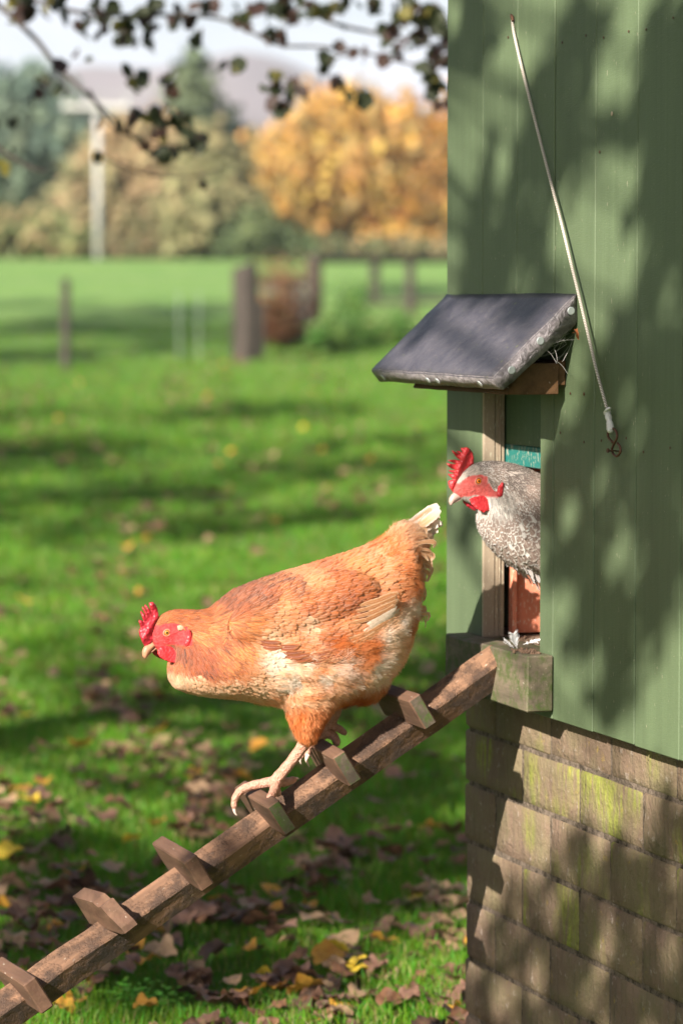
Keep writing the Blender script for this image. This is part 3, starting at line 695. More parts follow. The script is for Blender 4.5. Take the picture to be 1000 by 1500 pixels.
def ellips(px, py, t, ru, rv, rw, ang, nn=14):
    """ellipsoid; ru along ang (degrees, up-left positive image), px radii, rw lateral m"""
    S = scale_at(t); c = onT(px, py, t); a = math.radians(ang)
    U = (-NV) * math.cos(a) + Vector((0, 0, 1)) * math.sin(a); Vv = NV * math.sin(a) + Vector((0, 0, 1)) * math.cos(a)
    V, Fc = [], []
    for i in range(nn + 1):
        ph = math.pi * i / nn
        for k in range(nn):
            th_ = 2 * math.pi * k / nn
            V.append(c + U * (ru * S * math.cos(ph)) + Vv * (rv * S * math.sin(ph) * math.cos(th_)) + WV * (rw * math.sin(ph) * math.sin(th_)))
    for i in range(nn):
        for k in range(nn): Fc.append((i * nn + k, i * nn + (k + 1) % nn, (i + 1) * nn + (k + 1) % nn, (i + 1) * nn + k))
    return V, Fc
def remesh(name, parts, vox, mat, parent, smooth_it=3):
    v, f = join(parts); me = bpy.data.meshes.new('t'); me.from_pydata([tuple(a) for a in v], [], f); me.update()
    bm = bmesh.new(); bm.from_mesh(me); bmesh.ops.recalc_face_normals(bm, faces=bm.faces); bm.to_mesh(me); bm.free()
    o = bpy.data.objects.new('t', me); COL.objects.link(o)
    r = o.modifiers.new('r', 'REMESH'); r.mode = 'VOXEL'; r.voxel_size = vox; r.use_smooth_shade = True
    s = o.modifiers.new('s', 'SMOOTH'); s.factor = .6; s.iterations = smooth_it
    dg = bpy.context.evaluated_depsgraph_get(); ev = o.evaluated_get(dg); m2 = bpy.data.meshes.new_from_object(ev)
    bpy.data.objects.remove(o); bpy.data.meshes.remove(me)
    n = len(m2.vertices); V = np.empty(n * 3); m2.vertices.foreach_get('co', V); V = V.reshape(-1, 3)
    nl = len(m2.loops); L = np.empty(nl, int); m2.loops.foreach_get('vertex_index', L)
    ls = np.empty(len(m2.polygons), int); m2.polygons.foreach_get('loop_total', ls)
    faces = [tuple(p.vertices) for p in m2.polygons]
    nr = np.empty(n * 3); m2.vertices.foreach_get('normal', nr)
    m2.name = name; b = WM[parent.name].to_translation()
    m2.transform(Matrix.Translation(-b)); m2.materials.clear(); m2.materials.append(mat)
    m2.polygons.foreach_set('use_smooth', [True] * len(m2.polygons))
    ob = put(bpy.data.objects.new(name, m2), Matrix.Translation(b), parent)
    return ob, V, faces, nr.reshape(-1, 3)
def inflate(name, poly, t, thick, mat, parent, step=1.6, t_off=0.0, bulge=1.0, rim=.25, edge=6.0, tilt=None):
    """a rounded solid from an outline given in photo pixels, lying in the plane t"""
    n = len(poly); P2 = []
    for i in range(n):
        a, b = Vector(poly[i]), Vector(poly[(i + 1) % n]); m_ = max(1, int((b - a).length / step))
        for k in range(m_): P2.append(a.lerp(b, k / m_))
    nb = len(P2); A = np.array([tuple(p) for p in P2])
    x0, y0 = A.min(0); x1, y1 = A.max(0); ins = []
    def dist(q):
        d = A; e = np.roll(A, -1, 0); v = e - d; w = q - d; tt = np.clip((w * v).sum(1) / np.maximum((v * v).sum(1), 1e-9), 0, 1)
        return np.sqrt((((d + v * tt[:, None]) - q) ** 2).sum(1)).min()
    def inside(q):
        x, y = q; c = False; j = nb - 1
        for i in range(nb):
            if (A[i, 1] > y) != (A[j, 1] > y) and x < (A[j, 0] - A[i, 0]) * (y - A[i, 1]) / (A[j, 1] - A[i, 1]) + A[i, 0]: c = not c
            j = i
        return c
    for gy in np.arange(y0 + step / 2, y1, step):
        for gx in np.arange(x0 + step / 2, x1, step):
            q = np.array([gx + random.uniform(-.15, .15) * step, gy + random.uniform(-.15, .15) * step])
            if inside(q) and dist(q) > step * .55: ins.append(Vector(q))
    r = delaunay_2d_cdt(P2 + ins, [(i, (i + 1) % nb) for i in range(nb)], [], 1, 1e-5)
    vs, fs = r[0], [f for f in r[2]]
    hh = []
    for v in vs:
        d = min(edge, dist(np.array(v))); hh.append(thick * .5 * (rim + (1 - rim) * math.sqrt(max(0, 1 - (1 - d / edge) ** 2))) if d > 1e-3 else thick * .5 * rim)
    V, Fc = [], []; m_ = len(vs)
    for sgn in (1, -1):
        for v, h in zip(vs, hh):
            q = onT(v.x, v.y, t) - WV * (t_off + sgn * h)
            if tilt: q += WV * tilt(v.x, v.y)
            V.append(q)
    for f in fs:
        Fc.append(tuple(f)); Fc.append(tuple(i + m_ for i in reversed(f)))
    from collections import Counter
    ec = Counter(); dirs = {}
    for f in fs:
        for i in range(len(f)): e = (f[i], f[(i + 1) % len(f)]); ec[tuple(sorted(e))] += 1; dirs[tuple(sorted(e))] = e
    for e, c in ec.items():
        if c == 1: a, b = dirs[e]; Fc.append((b, a, a + m_, b + m_))
    o = mesh_obj(name, V, Fc, mat, parent, smooth=True)
    bm = bmesh.new(); bm.from_mesh(o.data); bmesh.ops.recalc_face_normals(bm, faces=bm.faces); bm.to_mesh(o.data); bm.free(); return o

# materials
def skinm(name, c1, c2, sc=260, b=.0012, rough=.45, sss=.0):
    m = MT(name, rough, .45); v = m.N('ShaderNodeTexVoronoi'); v.inputs['Scale'].default_value = sc; m.l(m.pos(), v.inputs['Vector'])
    n = m.noise(m.pos(), sc * .5, 5, .6); m.col(m.mix(m.ramp(n, .3, .7), c1, c2)); m.bump(m.math('ADD', v.outputs['Distance'], n), b, .8)
    m.b.inputs['Subsurface Weight'].default_value = .12; m.b.inputs['Subsurface Radius'].default_value = (.004, .001, .001); m.b.inputs['Subsurface Scale'].default_value = .6
    return m.m
M['comb'] = skinm('comb skin', (.28, .008, .018), (.42, .02, .035)); M['comb2'] = skinm('comb skin bright', (.44, .018, .024), (.60, .04, .045))
M['legskin'] = skinm('leg scales', (.36, .17, .11), (.54, .30, .22), 420, .0016, .5)
M['beak'] = plain('horn beak', (.40, .19, .11), .35, .5); M['beak2'] = plain('pale horn beak', (.42, .28, .24), .35, .5)
M['claw'] = plain('claw', (.70, .52, .44), .3, .5); M['lid'] = plain('eyelid', (.62, .22, .14), .4); M['lobe'] = plain('white ear tuft', (.60, .33, .22), .6)
def eyem(name, iris):
    m = MT(name, .06, .8); sp = m.N('ShaderNodeSeparateXYZ'); m.l(m.pos(), sp.inputs[0])
    r = m.math('SQRT', m.math('ADD', m.math('POWER', sp.outputs[0], 2), m.math('POWER', sp.outputs[1], 2)))
    c = m.mix(m.ramp(r, .0014, .0016), (.004, .003, .003), iris); c = m.mix(m.ramp(r, .0030, .0034), c, (.12, .04, .02)); m.col(c); return m.m
M['eye1'] = eyem('amber eye', (.55, .22, .04)); M['eye2'] = eyem('orange eye', (.85, .22, .01))
def featherm(name, lace):
    m = MT(name, .55, .25); ca = m.attr('ca'); cb = m.attr('cb'); uv = m.attr('fuv'); s = m.N('ShaderNodeSeparateXYZ'); m.l(uv.outputs['Vector'], s.inputs[0])
    av = m.math('ABSOLUTE', s.outputs[1])
    e = m.ramp(av, lace[0], lace[1]); tp = m.ramp(s.outputs[0], lace[2], lace[3])
    f = m.math('MAXIMUM', e, tp)
    barb = m.math('SINE', m.math('ADD', m.math('MULTIPLY', s.outputs[0], 75.), m.math('MULTIPLY', av, -26.)), 0)
    c = m.mix(f, ca.outputs['Color'], cb.outputs['Color'])
    c = m.mix(m.ramp(barb, -.2, 1, 0, .22), c, m.mix(.5, c, (1., .93, .85))); c = m.mix(m.ramp(barb, -.3, -1, 0, .30), c, m.mix(.75, c, (.10, .04, .02)))
    c = m.mix(m.ramp(av, .10, .03, 0, .45), c, m.mix(.5, c, (1., .9, .8)))
    m.col(c); m.translucent(c, .18); m.bump(barb, .0004, .6); return m.m
M['f1'] = featherm('hen plumage', (.5, 1.0, .7, 1.0)); M['f2'] = featherm('laced plumage', (.66, .84, .86, .95))
m = MT('down', .7, .1); ca = m.attr('ca'); m.col(ca.outputs['Color']); m.translucent(ca.outputs['Color'], .35); M['down'] = m.m
m = MT('hen skin', .6, .3); ca = m.attr('ca'); nn_ = m.noise(m.pos(), 200, 5, .65); m.col(m.mix(m.ramp(nn_, .45, .75, 0, .35), ca.outputs['Color'], m.mix(.4, ca.outputs['Color'], (.8, .4, .35)))); m.bump(nn_, .003, 1.); M['skin'] = m.m

class Field:
    def __init__(s, rows, t):
        s.t = t; s.xy = np.array([[r[0], r[1]] for r in rows], float)
        s.d = np.array([[r[2], r[3]] for r in rows], float); s.d /= np.linalg.norm(s.d, axis=1)[:, None]
        s.v = np.array([[r[4], r[5], r[8]] + list(r[6]) + list(r[7]) for r in rows], float)
    def at(s, x, y):
        w = 1 / (((s.xy - (x, y)) ** 2).sum(1) + 10) ** 2.6; w /= w.sum()
        return (s.d * w[:, None]).sum(0), (s.v * w[:, None]).sum(0)
    def px(s, v):                            # project sideways onto the hen's middle plane, then to the photo
        q = v - WV * ((v - O).dot(WV) - s.t); a = proj(q); return a[0], a[1]
def imgdir(dx, dy): return (-NV * dx - Vector((0, 0, 1)) * dy)
def plumage(prefix, body, Vb, Fb, Nb, field, parent, mat, skip, ncand, seed, explicit=(), t_mid=0, jitc=.05, down=True, dscale=1.0, mottle=0.0):
    rg = random.Random(seed); bvh = BVHTree.FromPolygons([Vector(v) for v in Vb], Fb)
    tris = []
    for f in Fb:
        for i in range(1, len(f) - 1): tris.append((f[0], f[i], f[i + 1]))
    T = np.array(tris); A, B, C = Vb[T[:, 0]], Vb[T[:, 1]], Vb[T[:, 2]]
    ar = np.linalg.norm(np.cross(B - A, C - A), axis=1); cum = np.cumsum(ar) / ar.sum()
    r = np.random.default_rng(seed); k = np.searchsorted(cum, r.random(ncand)); u, v = r.random(ncand), r.random(ncand); fl = u + v > 1; u[fl] = 1 - u[fl]; v[fl] = 1 - v[fl]
    Pts = A[k] + (B[k] - A[k]) * u[:, None] + (C[k] - A[k]) * v[:, None]
    grid = {}; cell = .004
    roots = []
    for p in Pts:
        P_ = Vector(p); x, y = field.px(P_)
        if skip(x, y): continue
        d, vals = field.at(x, y); L, W, fz = vals[0] * .001, vals[1] * .001, vals[2]
        isf = down and rg.random() < fz
        rad = .0025 * dscale if isf else W * (.40 if W < .006 else .36)
        key = (int(P_.x / cell), int(P_.y / cell), int(P_.z / cell)); R = int(rad / cell) + 1; ok = True
        for i in range(-R, R + 1):
            for j in range(-R, R + 1):
                for l in range(-R, R + 1):
                    for q in grid.get((key[0] + i, key[1] + j, key[2] + l), ()):
                        if (q[0] - P_).length_squared < (rad if q[1] == isf else rad * .5) ** 2: ok = False; break
                    if not ok: break
                if not ok: break
            if not ok: break
        if not ok: continue
        grid.setdefault(key, []).append((P_, isf))
        roots.append((P_, d, L, W, isf, vals[3:6], vals[6:9]))
    FV, FQ, FA, FB, FU = [], [], [], [], []; DV, DQ, DA = [], [], []
    def walk(p, d3, L, n, lift):
        pts = []; q, nr, _, _ = bvh.find_nearest(p)
        if q is None: return None
        out = []; d = d3 - nr * d3.dot(nr); d = d.normalized() if d.length > 1e-5 else nr.orthogonal(); st = L / (n - 1)
        for i in range(n):
            f = i / (n - 1); out.append((q + nr * (.0004 + lift * f ** 1.3 * L), nr.copy(), d.copy()))
            h, n2, _, _ = bvh.find_nearest(q + d * st)
            n2 = (nr * .6 + n2 * .4).normalized(); nd = d - n2 * d.dot(n2); d = nd.normalized() if nd.length > 1e-5 else d
            q, nr = h, n2
        return out
    def blade(path, W, ca, cb, sp=.7, curve=.16):
        n = len(path); o0 = len(FV) ; rnd = rg.random()
        for i, (q, nr, d) in enumerate(path):
            f = i / (n - 1); b = nr.cross(d).normalized()
            w = W * .5 * (min(1, .45 + f * 1.5) if f < .4 else 1) * (math.sqrt(max(0., 1 - ((f - sp) / (1.03 - sp)) ** 2)) if f > sp else 1) * (1 + rg.uniform(-.2, .2))
            for c in (-1, 0, 1):
                FV.append(q + b * (c * w) - nr * (abs(c) * W * curve * .8)); FA.append(ca); FB.append(cb); FU.append((f, c, rnd))
        for i in range(n - 1):
            for c in range(2): a = o0 + i * 3 + c; FQ.append((a, a + 1, a + 4, a + 3))
    for (P_, d, L, W, isf, ca, cb) in roots:
        d3 = imgdir(d[0], d[1]); ja = rg.gauss(0, .16 if not isf else .35)
        j = 1 + rg.gauss(0, jitc if W > .0045 else .20); x, y = field.px(P_)
        nz_ = noise.noise(Vector((P_.x * 55, P_.y * 55, P_.z * 55))) * .55 + noise.noise(Vector((P_.x * 170, P_.y * 170, P_.z * 170))) * .35
        mixf = min(1, max(0, .5 + nz_ * 1.5 + rg.gauss(0, .10)))
        a_ = np.array(ca) * j; b_ = np.array(cb) * j
        if mottle == 0: a_, b_ = a_ * (1 - mixf * .75) + b_ * mixf * .75, (b_ * (.55 + .45 * mixf) + a_ * (.45 - .45 * mixf)) * 1.08
        elif rg.random() < mottle: a_, b_ = b_ * .9, a_
        if not isf:
            q0 = walk(P_, d3, L * rg.uniform(.85, 1.15), 6, .10)
            if q0 is None: continue
            n0 = q0[0][1]; Rm = Matrix.Rotation(ja, 3, n0)
            q0 = walk(P_, Rm @ d3, L * rg.uniform(.85, 1.15), 6, rg.uniform(.07, .16) if W > .005 else rg.uniform(.02, .09))
            blade(q0, W * rg.uniform(.85, 1.15), a_, b_, .55 if W > .005 else .35)
        else:
            n0 = bvh.find_nearest(P_)[1]; path = walk(P_, Matrix.Rotation(ja, 3, n0) @ d3, L * rg.uniform(.7, 1.15), 4, rg.uniform(.12, .34))
            if path is None: continue
            ns = 7; curl = rg.uniform(-.5, .5)
            for s_ in range(ns):
                off = (s_ / (ns - 1) - .5); ln = rg.uniform(.65, 1.1); w = rg.uniform(.00035, .0006) * dscale; cc = (a_ * (1 - mixf) + b_ * mixf) * rg.uniform(.85, 1.15); o0 = len(DV)
                q0, nr0, dd0 = path[0]
                for i, (q, nr, dd) in enumerate(path):
                    f = i / 3; b = nr.cross(dd).normalized()
                    pos = q0 + (q - q0) * ln + b * (off * L * .5 * f + curl * off * L * .3 * f * f + curl * L * .10 * f * f) + nr * rg.uniform(-.0006, .0014)
                    wi = w * (1 - .75 * f); DV.append(pos - b * wi); DV.append(pos + b * wi); DA += [cc, cc]
                for i in range(3): a = o0 + i * 2; DQ.append((a, a + 1, a + 3, a + 2))
    for e in explicit:                       # long wing and tail feathers: (pts px, dt list, W mm, ca, cb, both sides)
        pts, dts, W, ca, cb = e[:5]; hugs = e[5] if len(e) > 5 else True
        for sgn in ((1, -1) if hugs else (1,)):
            P3 = []
            for (x, y), dt_ in zip(pts, dts):
                q = onT(x, y, field.t)
                if hugs:
                    h, n_, _, _ = bvh.ray_cast(q - WV * .2 * sgn, WV * sgn)
                    if h is None: h = q - WV * .02 * sgn
                    q = h - WV * dt_ * sgn
                else: q = q - WV * dt_
                P3.append(q)
            P3 = spline(P3, 3); path = []
            for i, q in enumerate(P3):
                d = (P3[min(i + 1, len(P3) - 1)] - P3[max(i - 1, 0)]).normalized(); nr = (-WV * sgn) - d * (-WV * sgn).dot(d); path.append((q, nr.normalized(), d))
            if len(e) > 6:
                path = [(q, (Matrix.Rotation(e[6], 3, d) @ nr), d) for q, nr, d in path]
            blade(path, W * .001, np.array(ca), np.array(cb), .72 if W > 10.5 else .42, .06)
    one = lambda a: np.concatenate([np.clip(np.array(a), 0, 1), np.ones((len(a), 1))], 1)
    b = WM[parent.name].to_translation()
    o = np_mesh('plumage', np.array([tuple(v) for v in FV]), np.array(FQ), mat, parent, attrs={'ca': ('FLOAT_COLOR', one(FA)), 'cb': ('FLOAT_COLOR', one(FB)), 'fuv': ('FLOAT_VECTOR', np.array(FU))}, base=b, kind='stuff')
    if DV: np_mesh('down', np.array([tuple(v) for v in DV]), np.array(DQ), M['down'], parent, attrs={'ca': ('FLOAT_COLOR', one(DA))}, base=b, kind='stuff')
    print(prefix, 'feathers', len(FQ) // 10, 'down', len(DQ) // 3)
    return bvh
def snap(bvh, poly, t, thick, sgn=1, jaw=None):
    cx = sum(p[0] for p in poly) / len(poly); cy = sum(p[1] for p in poly) / len(poly)
    if jaw: cx, cy = jaw
    q = onT(cx, cy, t); h, n_, _, _ = bvh.ray_cast(q - WV * .2 * sgn, WV * sgn)
    return sgn * (.012 if h is None else abs((h - q).dot(WV))) + sgn * thick * .25
def in_poly(poly):
    def f(x, y):
        c = False; j = len(poly) - 1
        for i in range(len(poly)):
            if (poly[i][1] > y) != (poly[j][1] > y) and x < (poly[j][0] - poly[i][0]) * (y - poly[i][1]) / (poly[j][1] - poly[i][1]) + poly[i][0]: c = not c
            j = i
        return c
    return f
def paint_body(o, Vb, field, face, red, eyec):
    n = len(Vb); C = np.ones((n, 4)); 
    for i, v in enumerate(Vb):
        x, y = field.px(Vector(v))
        if face(x, y): C[i, :3] = np.array(red) * (1 + .35 * noise.noise(Vector((x * .35, y * .35, 0))))
        else: vals = field.at(x, y)[1]; C[i, :3] = (vals[3:6] * .6 + vals[6:9] * .4) * .75
    at = o.data.attributes.new('ca', 'FLOAT_COLOR', 'POINT'); at.data.foreach_set('color', C.astype(np.float32).ravel())
def eyes(bvh, px, py, t, r, mat, lidmat, parent, lidr=1.35):
    for sgn in (1, -1):
        q = onT(px, py, t); h, n_, _, _ = bvh.ray_cast(q - WV * .1 * sgn, WV * sgn)
        if h is None: h = q - WV * .012 * sgn
        nrm = (-WV * sgn * .8 + n_ * .2).normalized(); x = nrm.orthogonal().normalized(); y = nrm.cross(x); R = Matrix((x, y, nrm)).transposed().to_4x4()
        V, Fc = [], []
        for i in range(9):
            ph = math.pi * .5 * (1 - i / 8); rr = r * math.cos(ph); zz_ = r * .55 * math.sin(ph)
            for k in range(20): a = 2 * math.pi * k / 20; V.append((rr * math.cos(a), rr * math.sin(a), zz_))
        for i in range(8):
            for k in range(20): Fc.append((i * 20 + k, (i + 1) * 20 + k, (i + 1) * 20 + (k + 1) % 20, i * 20 + (k + 1) % 20))
        e = mesh_obj('eye', V, Fc, mat, parent, Matrix.Translation(h - nrm * r * .12) @ R, smooth=True)
        V, Fc = [], []; R1, r1 = r * 1.12, r * .22
        for i in range(24):
            a = 2 * math.pi * i / 24
            for k in range(8): b = 2 * math.pi * k / 8; V.append(((R1 + r1 * math.cos(b)) * math.cos(a), (R1 + r1 * math.cos(b)) * math.sin(a) * .88, r1 * math.sin(b)))
        for i in range(24):
            for k in range(8): Fc.append((i * 8 + k, ((i + 1) % 24) * 8 + k, ((i + 1) % 24) * 8 + (k + 1) % 8, i * 8 + (k + 1) % 8))
        mesh_obj('eyelid', V, Fc, lidmat, e, Matrix.Translation(h + nrm * r * .02) @ R, smooth=True)

# ---- hen on the ladder
T1 = T0 - .01
hen = empty('hen', onT(400, 1150, T1), 'ginger and cream hen stepping down the hen ladder with its head lowered', 'hen')
body1 = [((222, 930), (224, 946), 4), ((226, 916), (230, 955), 9), ((233, 903), (244, 960), 13), ((244, 896), (254, 962), 16), ((258, 892), (254, 968), 18),
         ((274, 893), (248, 978), 25), ((292, 894), (247, 992), 34), ((310, 893), (256, 1008), 45), ((326, 881), (278, 1016), 58), ((346, 866), (308, 1021), 74),
         ((380, 853), (346, 1024), 88), ((414, 841), (386, 1031), 95), ((449, 831), (427, 1036), 98), ((484, 820), (472, 1040), 96), ((514, 810), (516, 1028), 88),
         ((544, 799), (552, 1008), 78), ((569, 786), (580, 974), 62), ((588, 772), (599, 925), 46), ((597, 768), (609, 880), 30), ((603, 775), (610, 840), 14)]
pts1 = [ringloft(body1, T1), 
        ellips(445, 893, T1 - .068, 112, 47, .031, 13), ellips(445, 893, T1 + .068, 112, 47, .031, 13),
        ellips(448, 1000, T1 - .040, 42, 50, .042, 8), ellips(490, 995, T1 + .040, 46, 40, .040, 10), ellips(530, 994, T1, 36, 34, .045, 30), ellips(596, 797, T1, 30, 30, .026, 38),
        ringloft([((408, 1018), (478, 1024), 38), ((411, 1038), (467, 1041), 31), ((416, 1056), (458, 1059), 25), ((423, 1072), (451, 1074), 17), ((431, 1084), (446, 1086), 10)], T1, toff=.036),
        ringloft([((478, 1010), (535, 1015), 28), ((484, 1026), (522, 1030), 22), ((491, 1038), (511, 1040), 13)], T1, toff=-.036)]
b1, V1, F1, N1 = remesh('body', pts1, .0034, M['skin'], hen, 4)
OR, DO, RU, PE, CR, WH, BR, LO = (.58, .165, .042), (.44, .10, .025), (.34, .065, .018), (.73, .315, .135), (.84, .55, .345), (.90, .80, .71), (.17, .055, .025), (.68, .235, .06)
rows1 = [(236, 899, .9, -.3, 5, 1.8, DO, OR, 0), (250, 893, 1, -.05, 7, 2.2, OR, DO, 0), (268, 893, 1, .05, 13, 3.0, DO, OR, 0), (295, 895, 1, .0, 18, 3.4, DO, OR, 0),
  (320, 890, .95, -.2, 20, 3.6, DO, BR, 0), (265, 915, .9, .45, 13, 2.8, OR, DO, 0), (285, 925, .85, .5, 18, 3.2, LO, DO, 0), (310, 915, .9, .35, 20, 3.5, LO, DO, 0), (335, 905, .95, .15, 20, 4, LO, OR, 0),
  (268, 945, .5, .85, 14, 2.8, RU, DO, 0), (280, 965, .6, .8, 16, 3.2, RU, DO, 0), (305, 955, .75, .65, 18, 3.4, DO, LO, 0), (325, 945, .85, .5, 18, 3.6, LO, OR, 0), (300, 975, .8, .6, 15, 3.6, RU, LO, 0), (335, 975, .9, .4, 14, 5, OR, PE, 0),
  (252, 970, .2, 1, 9, 3, DO, OR, 0), (254, 990, .5, .85, 12, 6, PE, CR, 0), (272, 990, .75, .6, 14, 8, CR, PE, 0), (280, 1008, .9, .4, 14, 9, PE, CR, 0), (310, 1000, .95, .25, 15, 9.5, CR, PE, 0), (345, 1005, 1, .15, 15, 10, PE, CR, 0), (345, 985, 1, .15, 15, 9, CR, PE, 0),
  (365, 960, .95, .2, 16, 9, CR, WH, 0), (360, 925, .95, .1, 16, 9, CR, PE, .0), (390, 985, .95, .2, 17, 10, CR, WH, .15), (385, 1020, 1, .1, 16, 10, PE, CR, .1), (420, 1015, .95, .0, 18, 10, CR, PE, .3),
  (350, 872, .9, -.4, 20, 7, DO, BR, 0), (385, 858, .92, -.35, 20, 8, OR, BR, 0), (420, 845, .93, -.3, 20, 9, OR, PE, 0), (455, 835, .93, -.3, 22, 9, DO, OR, 0), (490, 825, .93, -.3, 24, 9, OR, LO, 0), (520, 815, .9, -.4, 24, 9, PE, OR, 0), (550, 803, .85, -.5, 24, 9, PE, OR, .1), (580, 785, .8, -.62, 26, 9, PE, CR, .2),
  (375, 885, .95, .0, 17, 9, OR, PE, 0), (380, 915, .95, .1, 17, 10, PE, OR, 0), (410, 880, .95, -.1, 18, 10, OR, DO, 0), (410, 910, .95, .05, 18, 10, OR, CR, 0), (445, 870, .95, -.2, 20, 10, OR, DO, 0), (450, 900, .95, -.2, 20, 10, DO, OR, 0), (440, 930, .95, -.2, 20, 10, OR, DO, 0), (400, 940, .95, .1, 18, 9, OR, PE, 0),
  (480, 865, .95, -.2, 24, 11, DO, OR, 0), (490, 890, .95, -.25, 24, 11, OR, DO, 0), (480, 915, .93, -.3, 22, 10, OR, PE, 0), (520, 870, .95, .05, 26, 10, OR, PE, 0), (535, 845, .9, -.1, 26, 10, OR, PE, .0), (560, 830, .85, -.3, 26, 10, OR, PE, .1), (580, 850, .8, .25, 24, 9, OR, PE, .25), (600, 815, .75, -.4, 24, 8, PE, CR, .3), (606, 850, .7, .3, 20, 8, CR, PE, .5), (604, 800, .7, -.75, 24, 9, CR, PE, .1),
  (430, 970, .95, .1, 18, 8, CR, PE, .7), (470, 960, .95, -.05, 20, 7, PE, WH, .9), (500, 945, .95, -.2, 20, 7, PE, OR, .95), (530, 925, .95, -.25, 20, 7, WH, CR, 1), (560, 905, .95, -.1, 20, 7, WH, CR, 1), (585, 880, .85, .2, 20, 7, CR, WH, 1), (600, 890, .7, .5, 18, 7, PE, CR, 1),
  (480, 990, .8, .35, 20, 7, WH, PE, 1), (515, 975, .9, .2, 22, 7, WH, CR, 1), (550, 955, .9, .25, 22, 7, WH, CR, 1), (585, 930, .6, .6, 20, 7, CR, PE, 1), (590, 960, .4, .85, 18, 7, PE, OR, 1), (450, 1000, .8, .3, 20, 7, PE, CR, .95), (420, 1030, .3, .9, 16, 7, PE, OR, .9),
  (570, 990, .3, .95, 18, 7, OR, PE, 1), (545, 1005, .2, .95, 20, 7, PE, OR, 1), (520, 1020, .1, 1, 18, 7, OR, DO, 1), (500, 1030, .1, 1, 7, 5, PE, OR, 1), (485, 1040, .1, 1, 7, 5, PE, OR, 1), (470, 1030, .1, 1, 18, 7, PE, OR, 1), (430, 1055, .0, 1, 16, 6, PE, OR, .85), (445, 1080, .05, 1, 11, 5, OR, PE, .85), (465, 1055, -.1, 1, 14, 6, OR, DO, .9)]
rows1 += [(606, 772, .7, -.8, 26, 9, CR, WH, .1), (596, 785, .72, -.7, 26, 9, PE, CR, .1), (261, 952, .3, .95, 12, 3, RU, BR, 0), (272, 972, .5, .85, 14, 3.2, RU, DO, 0), (288, 972, .7, .7, 15, 3.4, RU, DO, 0), (285, 948, .7, .7, 18, 3.2, DO, RU, 0), (300, 935, .85, .5, 18, 3.4, LO, RU, 0), (318, 968, .8, .55, 16, 4, DO, LO, 0),
  (455, 905, .95, -.2, 20, 10, OR, PE, 0), (425, 892, .95, -.1, 18, 10, PE, DO, 0), (465, 880, .95, -.2, 22, 10, OR, RU, 0), (510, 895, .95, -.3, 24, 10, PE, CR, 0), (530, 885, .95, -.3, 24, 10, OR, PE, 0), (545, 870, .95, -.2, 24, 9, OR, PE, 0),
  (470, 945, .9, -.1, 18, 7, OR, PE, .8), (440, 985, .9, .2, 18, 8, WH, CR, .8), (405, 965, .95, .15, 17, 9, WH, CR, .2), (415, 995, .9, .15, 18, 9, PE, CR, .3), (500, 960, .9, .1, 20, 7, OR, PE, 1), (540, 985, .5, .7, 20, 7, PE, WH, 1), (575, 950, .7, .5, 20, 7, PE, CR, 1), (590, 905, .6, .5, 18, 7, PE, OR, 1)]
f1 = Field(rows1, T1)
face1 = in_poly([(208, 915), (224, 910), (229, 915), (240, 912), (252, 911), (266, 914), (273, 926), (272, 942), (262, 944), (250, 943), (236, 946), (226, 954), (212, 950), (205, 930)])
paint_body(b1, V1, f1, face1, (.40, .028, .03), None)
ex1 = []
for i in range(8):      # folded flight feathers on the near and far wing, lowest first
    a = i / 7; w2 = i in (2, 3); ex1.append(([(455 + 38 * a + 34 * w2, 941 - 62 * a - 8 * w2), (502 + 20 * a, 927 - 56 * a), (536 + 12 * a, 907 - 44 * a), (556 - 4 * a + rg.uniform(-8, 2), 893 - 30 * a)], [.002, .0045 + .0009 * i, .0055 + .0011 * i, .0050 + .0012 * i], 9 - 2 * w2,
                (.60, .25, .09) if not w2 else (.80, .62, .46), (.86, .60, .38) if not w2 else (.88, .74, .60), True, rg.uniform(.1, .35)))
for i in range(26):  # dark rust edge feathers that also paint in the shade beneath the wing
    a = rg.random(); b = rg.random(); x = 345 + 115 * a; y = 936 + 26 * math.sin(a * 2.2) - 16 * b
    ex1.append(([(x, y), (x + 18, y + 4 - 6 * a), (x + 34, y + 3 - 12 * a)], [.0005, .003, .0035], rg.uniform(6, 9), (.30, .065, .02), (.52, .17, .05), True, rg.uniform(-.2, .2)))
for i in range(46):     # tail fan
    a = i / 45 - .5; j = rg.uniform(-4, 4); tx = 645 - 42 * max(0, a) - 10 * max(0, -a) + rg.uniform(-8, 2); ty = 770 + 56 * a + rg.uniform(-4, 4)
    k_ = max(0, a); ex1.append(([(568 + 10 * a, 818 + 20 * a), (592 + 6 * a + j * .3, 796 + 26 * a), (616 - 4 * a, 777 + 42 * a + j * .6), (tx, ty)], [a * .01 + rg.uniform(-.012, .012)] * 2 + [rg.uniform(-.016, .016), rg.uniform(-.012, .012)], rg.uniform(11, 16), (.80, .46 - .14 * k_, .24 - .1 * k_), (.90, .80 - .35 * k_, .70 - .45 * k_), False, rg.uniform(-.25, .25)))
for i in range(70):     # orange coverts below the fan
    x, y = rg.uniform(572, 596), rg.uniform(786, 850); L = rg.uniform(26, 44)
    ex1.append(([(x, y), (x + L * .45, y - 4 + (y - 800) * .12), (x + L * .8, y - 2 + (y - 800) * .25), (min(x + L, 626 - rg.uniform(0, 8)), y + 6 + (y - 800) * .35)], [rg.uniform(-.03, .034)] * 4, rg.uniform(4, 7), (.70, .34, .15), (.84, .58, .38), False, rg.uniform(-.6, .6)))
